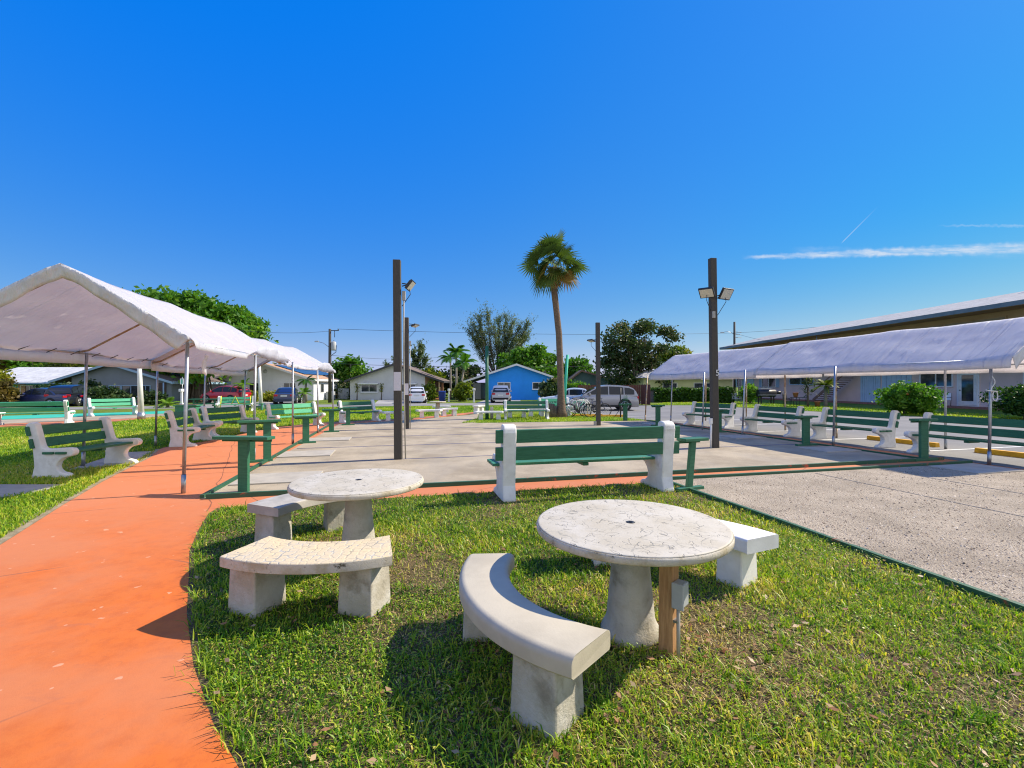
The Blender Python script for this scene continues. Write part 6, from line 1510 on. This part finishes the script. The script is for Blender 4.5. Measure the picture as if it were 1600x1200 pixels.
# barbecue and chairs on the flats' lawn
t = empty('barbecue', 'black barrel barbecue standing in front of the pink wall', 'barbecue', A(1197, 40, .012))
M = MB().tube([(-.75, 0, .95), (.75, 0, .95)], .33, 14); M.build('barrel', 'black_metal', t); M = MB()
for x in (-.55, .55): M.bx(x - .04, x + .04, -.25, -.17, 0, .75).bx(x - .04, x + .04, .17, .25, 0, .75)
M.build('legs', 'black_metal', t); MB().bx(-.9, .9, -.62, -.36, .78, .82).build('shelf', 'plastic_grey', t); MB().tube([(.85, 0, 1.0), (1.25, 0, 1.0)], .14, 10).build('smoke_box', 'black_metal', t); MB().bx(-.55, .35, -.2, .2, 1.36, 1.40).build('tray', 'white_paint', t)
def patio_chair(label, p, rz, mat, cush=None, group='garden chairs by the flats', tall=.95):
    t = empty('patio_chair', label, 'chair', p, rz, group)
    for x in (-.25, .25):
        for y, z in ((-.25, .62), (.25, tall)): MB().tube([(x, y, 0), (x, y + (.08 if y > 0 else 0), z)], .022, 6).build('leg', mat, t)
        MB().tube([(x, -.25, .62), (x, .27, .64)], .02, 6).build('armrest', mat, t)
    MB().box((0, 0, .43), (.54, .54, .05)).build('seat', cush or mat, t, bevel=.015); MB().box((0, .29, .70), (.52, .05, .50), Matrix.Rotation(R(-8), 3, 'X')).build('backrest', cush or mat, t, bevel=.015)
patio_chair('black metal chair beside the tall spiky plant', A(1232, 35.5, .012), R(30), 'black_metal', tall=1.15)
wx_ = t
patio_chair('patio chair with white cushion, left of two under the window', (31.6, 35.0, .12), R(-80), 'black_metal', 'seat_white'); patio_chair('patio chair with white cushion, right of two next to the glass door', (31.9, 33.6, .12), R(-80), 'black_metal', 'seat_white')
patio_chair('dim chair at the end of the short hedge', A(1151, 41.0, .012), R(10), 'plastic_grey'); 
t = empty('garden_table', 'small square table between the black chair and the plants', 'table', A(1247, 35.0, .012)); MB().box((0, 0, .70), (.8, .8, .04)).build('tabletop', 'black_metal', t, bevel=.01)
for sx in (-.33, .33):
    for sy in (-.33, .33): MB().tube([(sx, sy, 0), (sx, sy, .69)], .02, 6).build('leg', 'black_metal', t)
for px, Y, h, lb in ((1243, 35.0, .35, 'terracotta pot standing on the garden table'), (1277, 34.5, .42, 'terracotta pot beside the outdoor stairs')):
    z0 = .74 if px == 1243 else .012
    o = MB().lathe([(.13, 0), (.19, h * .85), (.21, h * .86), (.21, h), (.17, h), (.15, h * .8), (0, h * .8)], n=16).build('plant_pot', 'terracotta', None, A(px, Y, z0)); tag(o, lb, 'pot', 'terracotta pots by the flats')
# green picnic furniture by the far left court
t = empty('picnic_table', 'dark green picnic table behind the taped bench', 'table', A(322, 29.5), R(14)); MB().box((0, 0, .74), (1.8, .75, .06)).build('tabletop', 'green_paint', t)
for s in (-1, 1): MB().box((0, s * .62, .45), (1.8, .28, .05)).build('bench', 'green_paint', t)
for s in (-1, 1): MB().box((s * .6, 0, .36), (.09, 1.2, .09)).box((s * .6, .25, .36), (.09, .09, .72)).box((s * .6, -.25, .36), (.09, .09, .72)).build('leg', 'green_paint', t)
t = empty('planter_box', 'light green planter box at the corner of the turquoise court', 'planter', A(294, 25.5), R(14)); MB().box((0, 0, .28), (1.0, .7, .42)).build('box', 'worn_green_paint', t, bevel=.01); MB().box((0, 0, .51), (1.14, .84, .06)).build('rim', 'worn_green_paint', t); MB().box((0, 0, .55), (.9, .6, .03)).build('soil', 'mulch', t)
far_bench = empty('low_bench', 'small light green low bench right of the taped bench', 'bench', A(398, 29.5), R(14)); MB().box((0, 0, .44), (1.0, .34, .06)).build('seat', 'worn_green_paint', far_bench); MB().box((0, .02, .25), (.9, .04, .1)).build('stretcher', 'worn_green_paint', far_bench)
for s in (-1, 1): MB().box((s * .42, 0, .21), (.09, .3, .42)).build('leg', 'worn_green_paint', far_bench)
# bicycle rack and bicycles
t = empty('bicycle_rack', 'white tubular bicycle rack beside the palm', 'rack', A(907, 23.6), R(8))
for y in (0, .55):
    M = MB().tube([(-.55, y, 0), (-.55, y, .62), (-.36, y, .85), (.36, y, .85), (.55, y, .62), (.55, y, 0)], .028, 8, True); M.build('hoop', 'white_paint', t)
M = MB()
for i in range(6): M.tube([(-.42 + i * .168, .55, .05), (-.42 + i * .168, .55, .82)], .012, 6)
M.build('bars', 'white_paint', t); MB().tube([(-.55, 0, .06), (-.55, .55, .06)], .02, 6).tube([(.55, 0, .06), (.55, .55, .06)], .02, 6).build('foot', 'white_paint', t)
def bicycle(label, p, rz, col):
    t = empty('bicycle', label, 'bicycle', p, rz, 'bicycles in the white rack'); r = .33
    for x in (-.52, .52):
        w = MB().tube([(x + r * math.cos(a), 0, r + .02 + r * math.sin(a)) for a in np.linspace(0, 2 * math.pi, 29)[:-1]], .022, 6, closed=True).build('wheel', 'tyre', t)
        M = MB()
        for a in np.linspace(0, math.pi, 7)[:-1]: M.tube([(x + r * math.cos(a), 0, r + .02 + r * math.sin(a)), (x - r * math.cos(a), 0, r + .02 - r * math.sin(a))], .005, 4)
        M.tube([(x, -.04, r + .02), (x, .04, r + .02)], .03, 8); M.build('spokes', 'galvanised', w)
    h, s, b_, ft, rr = Vector((.36, 0, .80)), Vector((-.18, 0, .78)), Vector((-.06, 0, .30)), Vector((.52, 0, .35)), Vector((-.52, 0, .35))
    MB().tube([h, b_], .02, 6).tube([s + Vector((0, 0, .12)), b_], .018, 6).tube([h, s], .018, 6).tube([s, rr], .012, 6).tube([b_, rr], .012, 6).tube([h + Vector((-.03, 0, .12)), h, ft], .017, 6).build('frame', col, t)
    MB().tube([(.28, -.28, .98), (.34, -.1, .96), (.33, 0, .93), (.34, .1, .96), (.28, .28, .98)], .014, 6).build('handlebar', 'black_metal', t); MB().hexa([(-.33, -.07, .90), (-.04, -.03, .90), (-.04, .03, .90), (-.33, .07, .90), (-.33, -.06, .95), (-.05, -.02, .94), (-.05, .02, .94), (-.33, .06, .95)]).build('saddle', 'black_metal', t, bevel=.01)
    MB().tube([(-.06, -.06, .30), (-.06, .06, .30)], .09, 12).build('crank', 'black_metal', t)
bicycle('bicycle with white frame standing nearest in the rack', A(906, 23.1), R(-12), 'white_paint'); bicycle('bicycle with turquoise frame behind the white framed one', A(903, 24.3), R(20), 'turquoise_paint'); bicycle('dark bicycle parked right of the rack behind the lamp post', A(930, 23.6), R(5), 'car_navy')
t = empty('sign_stand', 'thin dark post with tripod legs left of the wire counter stand', 'stand', A(969.5, 23.2)); MB().tube([(0, 0, 0), (0, 0, 1.5)], .035, 8).build('post', 'black_metal', t); MB().tube([(-.32, 0, 0), (0, 0, .45)], .015, 6).tube([(-.32, 0, .42), (.2, 0, .42)], .015, 6).build('brace', 'black_metal', t)
# ------------------------------------------------------------------ cars
def car(label, p, rz, mat, L=4.6, Wd=1.85, H=1.68, kind='suv', group='parked cars'):
    """local +x is the front"""
    t = empty('parked_car', label, 'car', p, rz, group)
    hw = Wd / 2; c = .20 if kind == 'suv' else .17
    if kind == 'suv':   prof = [(-.5, .62, .55), (-.485, .98, .55), (-.44, 1.03, .55), (-.2, 1.04, .55), (.08, 1.03, .55), (.24, 1.00, .55), (.38, .93, .55), (.46, .83, .5), (.5, .66, .5)]; cab = (-.475, -.40, .06, .255)
    elif kind == 'hatch': prof = [(-.5, .58, .5), (-.485, .93, .5), (-.45, .95, .5), (-.2, .94, .5), (.1, .93, .5), (.26, .90, .5), (.40, .80, .5), (.47, .70, .5), (.5, .55, .5)]; cab = (-.47, -.385, .05, .27)
    else: prof = [(-.5, .60, .5), (-.49, .90, .5), (-.42, .96, .5), (-.3, .95, .5), (.1, .90, .5), (.22, .88, .5), (.38, .80, .5), (.46, .72, .5), (.5, .55, .5)]; cab = (-.36, -.20, .06, .22)
    zb = .24; M = MB(); vs, fs = [], []
    for x, zt, _ in prof:
        e = 1 - (abs(x) / .5) ** 6 * .16; w = hw * e
        vs += [(x * L, -w * .86, zb), (x * L, -w * .97, zb + .12), (x * L, -w, zb + (zt - zb) * .45), (x * L, -w * .985, zb + (zt - zb) * .75), (x * L, -w * .90, zt - .02), (x * L, -w * .6, zt + .02), (x * L, 0, zt + .035),
               (x * L, w * .6, zt + .02), (x * L, w * .90, zt - .02), (x * L, w * .985, zb + (zt - zb) * .75), (x * L, w, zb + (zt - zb) * .45), (x * L, w * .97, zb + .12), (x * L, w * .86, zb)]
    m = 13
    for i in range(len(prof) - 1):
        for k in range(m): fs.append((i * m + k, i * m + (k + 1) % m, (i + 1) * m + (k + 1) % m, (i + 1) * m + k))
    fs += [tuple(range(m)), tuple((len(prof) - 1) * m + k for k in range(m))[::-1]]
    M.add(vs, fs, True); body = M.build('body', mat, t)
    eb = body.modifiers.new('edge', 'EDGE_SPLIT'); eb.split_angle = R(40)
    zbelt = 1.0 if kind == 'suv' else .91; wb, wt = hw * .91, hw * .70; k_ = (H - zbelt)
    if kind == 'suv': rp = [(-.485, 0), (-.462, .38), (-.43, .66), (-.37, .84), (-.22, .96), (-.06, 1.0), (.03, .94), (.10, .76), (.30, 0)]
    elif kind == 'hatch': rp = [(-.475, 0), (-.44, .50), (-.395, .85), (-.30, .96), (-.15, 1.0), (.0, .98), (.06, .88), (.11, .72), (.31, 0)]
    else: rp = [(-.37, 0), (-.30, .45), (-.22, .84), (-.14, .96), (-.04, 1.0), (.03, .95), (.09, .80), (.25, 0)]
    rp = [(a * L, zbelt + b * k_) for a, b in rp]
    def wy(z): return wb + (wt - wb) * (z - zbelt) / k_
    def roofz(x):
        for (xa, za), (xb, zb2) in zip(rp[:-1], rp[1:]):
            if xa <= x <= xb: return za + (zb2 - za) * (x - xa) / (xb - xa)
        return zbelt
    C = MB(); vs = []; n = len(rp)
    for x, z in rp: w = wy(z); vs += [(x, -wb, zbelt - .03), (x, -w, z - .02), (x, -w * .55, z + .02), (x, w * .55, z + .02), (x, w, z - .02), (x, wb, zbelt - .03)]
    fs = [(i * 6 + q, i * 6 + q + 1, i * 6 + 7 + q, i * 6 + 6 + q) for i in range(n - 1) for q in range(5)]
    C.add(vs, fs, True); cb = C.build('cabin', mat, t); eb = cb.modifiers.new('edge', 'EDGE_SPLIT'); eb.split_angle = R(35)
    xr_, xf_ = rp[0][0], rp[-1][0]
    cuts = [(xr_ + .05 * L, xr_ + .185 * L), (xr_ + .20 * L, xr_ + .40 * L), (xr_ + .415 * L, xf_ - .07 * L)]
    for s in (-1, 1):
        for a, b in cuts:
            xs_ = [a + (b - a) * q / 6 for q in range(7)]; lo = zbelt + .05
            top = [(x, max(lo, roofz(x) - .09)) for x in xs_]; poly = [(a, lo), (b, lo)] + top[::-1]; G_ = MB()
            G_.prism(poly, lambda x, z, d: (x, s * (wy(z) + d), z), .004, .014); G_.build('side_window', 'car_glass', t)
        MB().box((xf_ - .11 * L, s * (wb + .09), zbelt + .09), (.12, .2, .14)).build('mirror', mat, t, bevel=.03)
    def slab(name, pa, pb, out_):
        (xa, za), (xb, zb2) = pa, pb; a3 = Vector((xa, 0, za)).lerp(Vector((xb, 0, zb2)), .08); b3 = Vector((xa, 0, za)).lerp(Vector((xb, 0, zb2)), .94); o_ = Vector(out_).normalized() * .035
        ya_, yb_ = wy(a3.z) * .90, wy(b3.z) * .86; P = [a3 + Vector((0, -ya_, 0)), a3 + Vector((0, ya_, 0)), b3 + Vector((0, yb_, 0)), b3 + Vector((0, -yb_, 0))]
        MB().hexa([p for p in P] + [p + o_ for p in P]).build(name, 'car_glass', t)
    slab('windscreen', rp[-1], rp[-2], (1, 0, 1.2)); slab('rear_window', rp[0], rp[2], (-1, 0, .35))
    rw = .36 if kind == 'suv' else .31
    for x in (-.30 * L, .31 * L):
        for s in (-1, 1):
            y = s * (hw - .11)
            MB().tube([(x, s * (hw - .28), rw + .02), (x, s * (hw + .004), rw + .02)], rw + .055, 22).build('wheel_arch', 'tyre', t)
            w = MB().tube([(x, y - .10, rw), (x, y + .125 * s if s > 0 else y + .10, rw)] if s > 0 else [(x, y - .125, rw), (x, y + .1, rw)], rw, 22).build('wheel', 'tyre', t)
            yo = s * (hw + .018); M = MB().tube([(x, yo - .01 * s, rw), (x, yo + .006 * s, rw)], rw * .30, 12)
            for k in range(5):
                a = k * 1.2566; M.tube([(x, yo, rw), (x + rw * .66 * math.cos(a), yo, rw + rw * .66 * math.sin(a))], .035, 5)
            M.tube([(x + rw * .66 * math.cos(a), yo, rw + rw * .66 * math.sin(a)) for a in np.linspace(0, 6.2832, 19)[:-1]], .025, 5, closed=True); M.build('rim', 'rim', w)
    for s in (-1, 1):
        MB().box((-.488 * L, s * hw * .70, zbelt - .14), (.10, hw * .34, .16)).build('tail_light', 'tail_red', t, bevel=.03); MB().box((.468 * L, s * hw * .64, .72), (.16, hw * .34, .12)).build('headlight', 'head_lens', t, bevel=.03)
    MB().box((-.502 * L, 0, .74), (.03, .5, .14)).build('number_plate', 'plate', t); MB().box((-.495 * L, 0, .42), (.08, Wd * .80, .20)).build('rear_bumper', 'tyre' if kind == 'suv' else mat, t, bevel=.04)
    MB().box((.492 * L, 0, .48), (.08, Wd * .6, .22)).build('grille', 'tyre', t, bevel=.02)
    for s in (-1, 1): MB().bx(-.22 * L, .23 * L, s * (hw * .955) - .03, s * (hw * .955) + .03, .26, .36).build('sill', 'tyre', t)
    return t
car('silver suv parked side on behind the bicycle rack', A(940, 30.2), R(176), 'car_silver', 4.55, 1.88, 1.66, 'suv')
car('white car nose showing between the palm and the silver suv', A(893, 33.2), R(172), 'car_white', 4.5, 1.8, 1.45, 'sedan')
car('white hatchback parked before the pale house', A(652, 43.5), R(100), 'car_white', 4.0, 1.72, 1.52, 'hatch')
car('grey suv parked before the blue house wall', A(783, 44.5), R(90), 'car_grey', 4.5, 1.85, 1.66, 'suv')
car('dark blue sedan parked before the white house', A(450, 41.5), R(108), 'car_navy', 4.6, 1.85, 1.46, 'sedan')
car('red suv parked by the white house carport', A(353, 43), R(170), 'car_red', 4.2, 1.8, 1.62, 'suv')
car('navy car low behind the cut off green bench', A(70, 35.5), R(178), 'car_navy', 4.7, 1.85, 1.45, 'sedan')
car('black suv in the shade of the grey gabled house', A(120, 37), R(106), 'car_black', 4.7, 1.9, 1.7, 'suv')
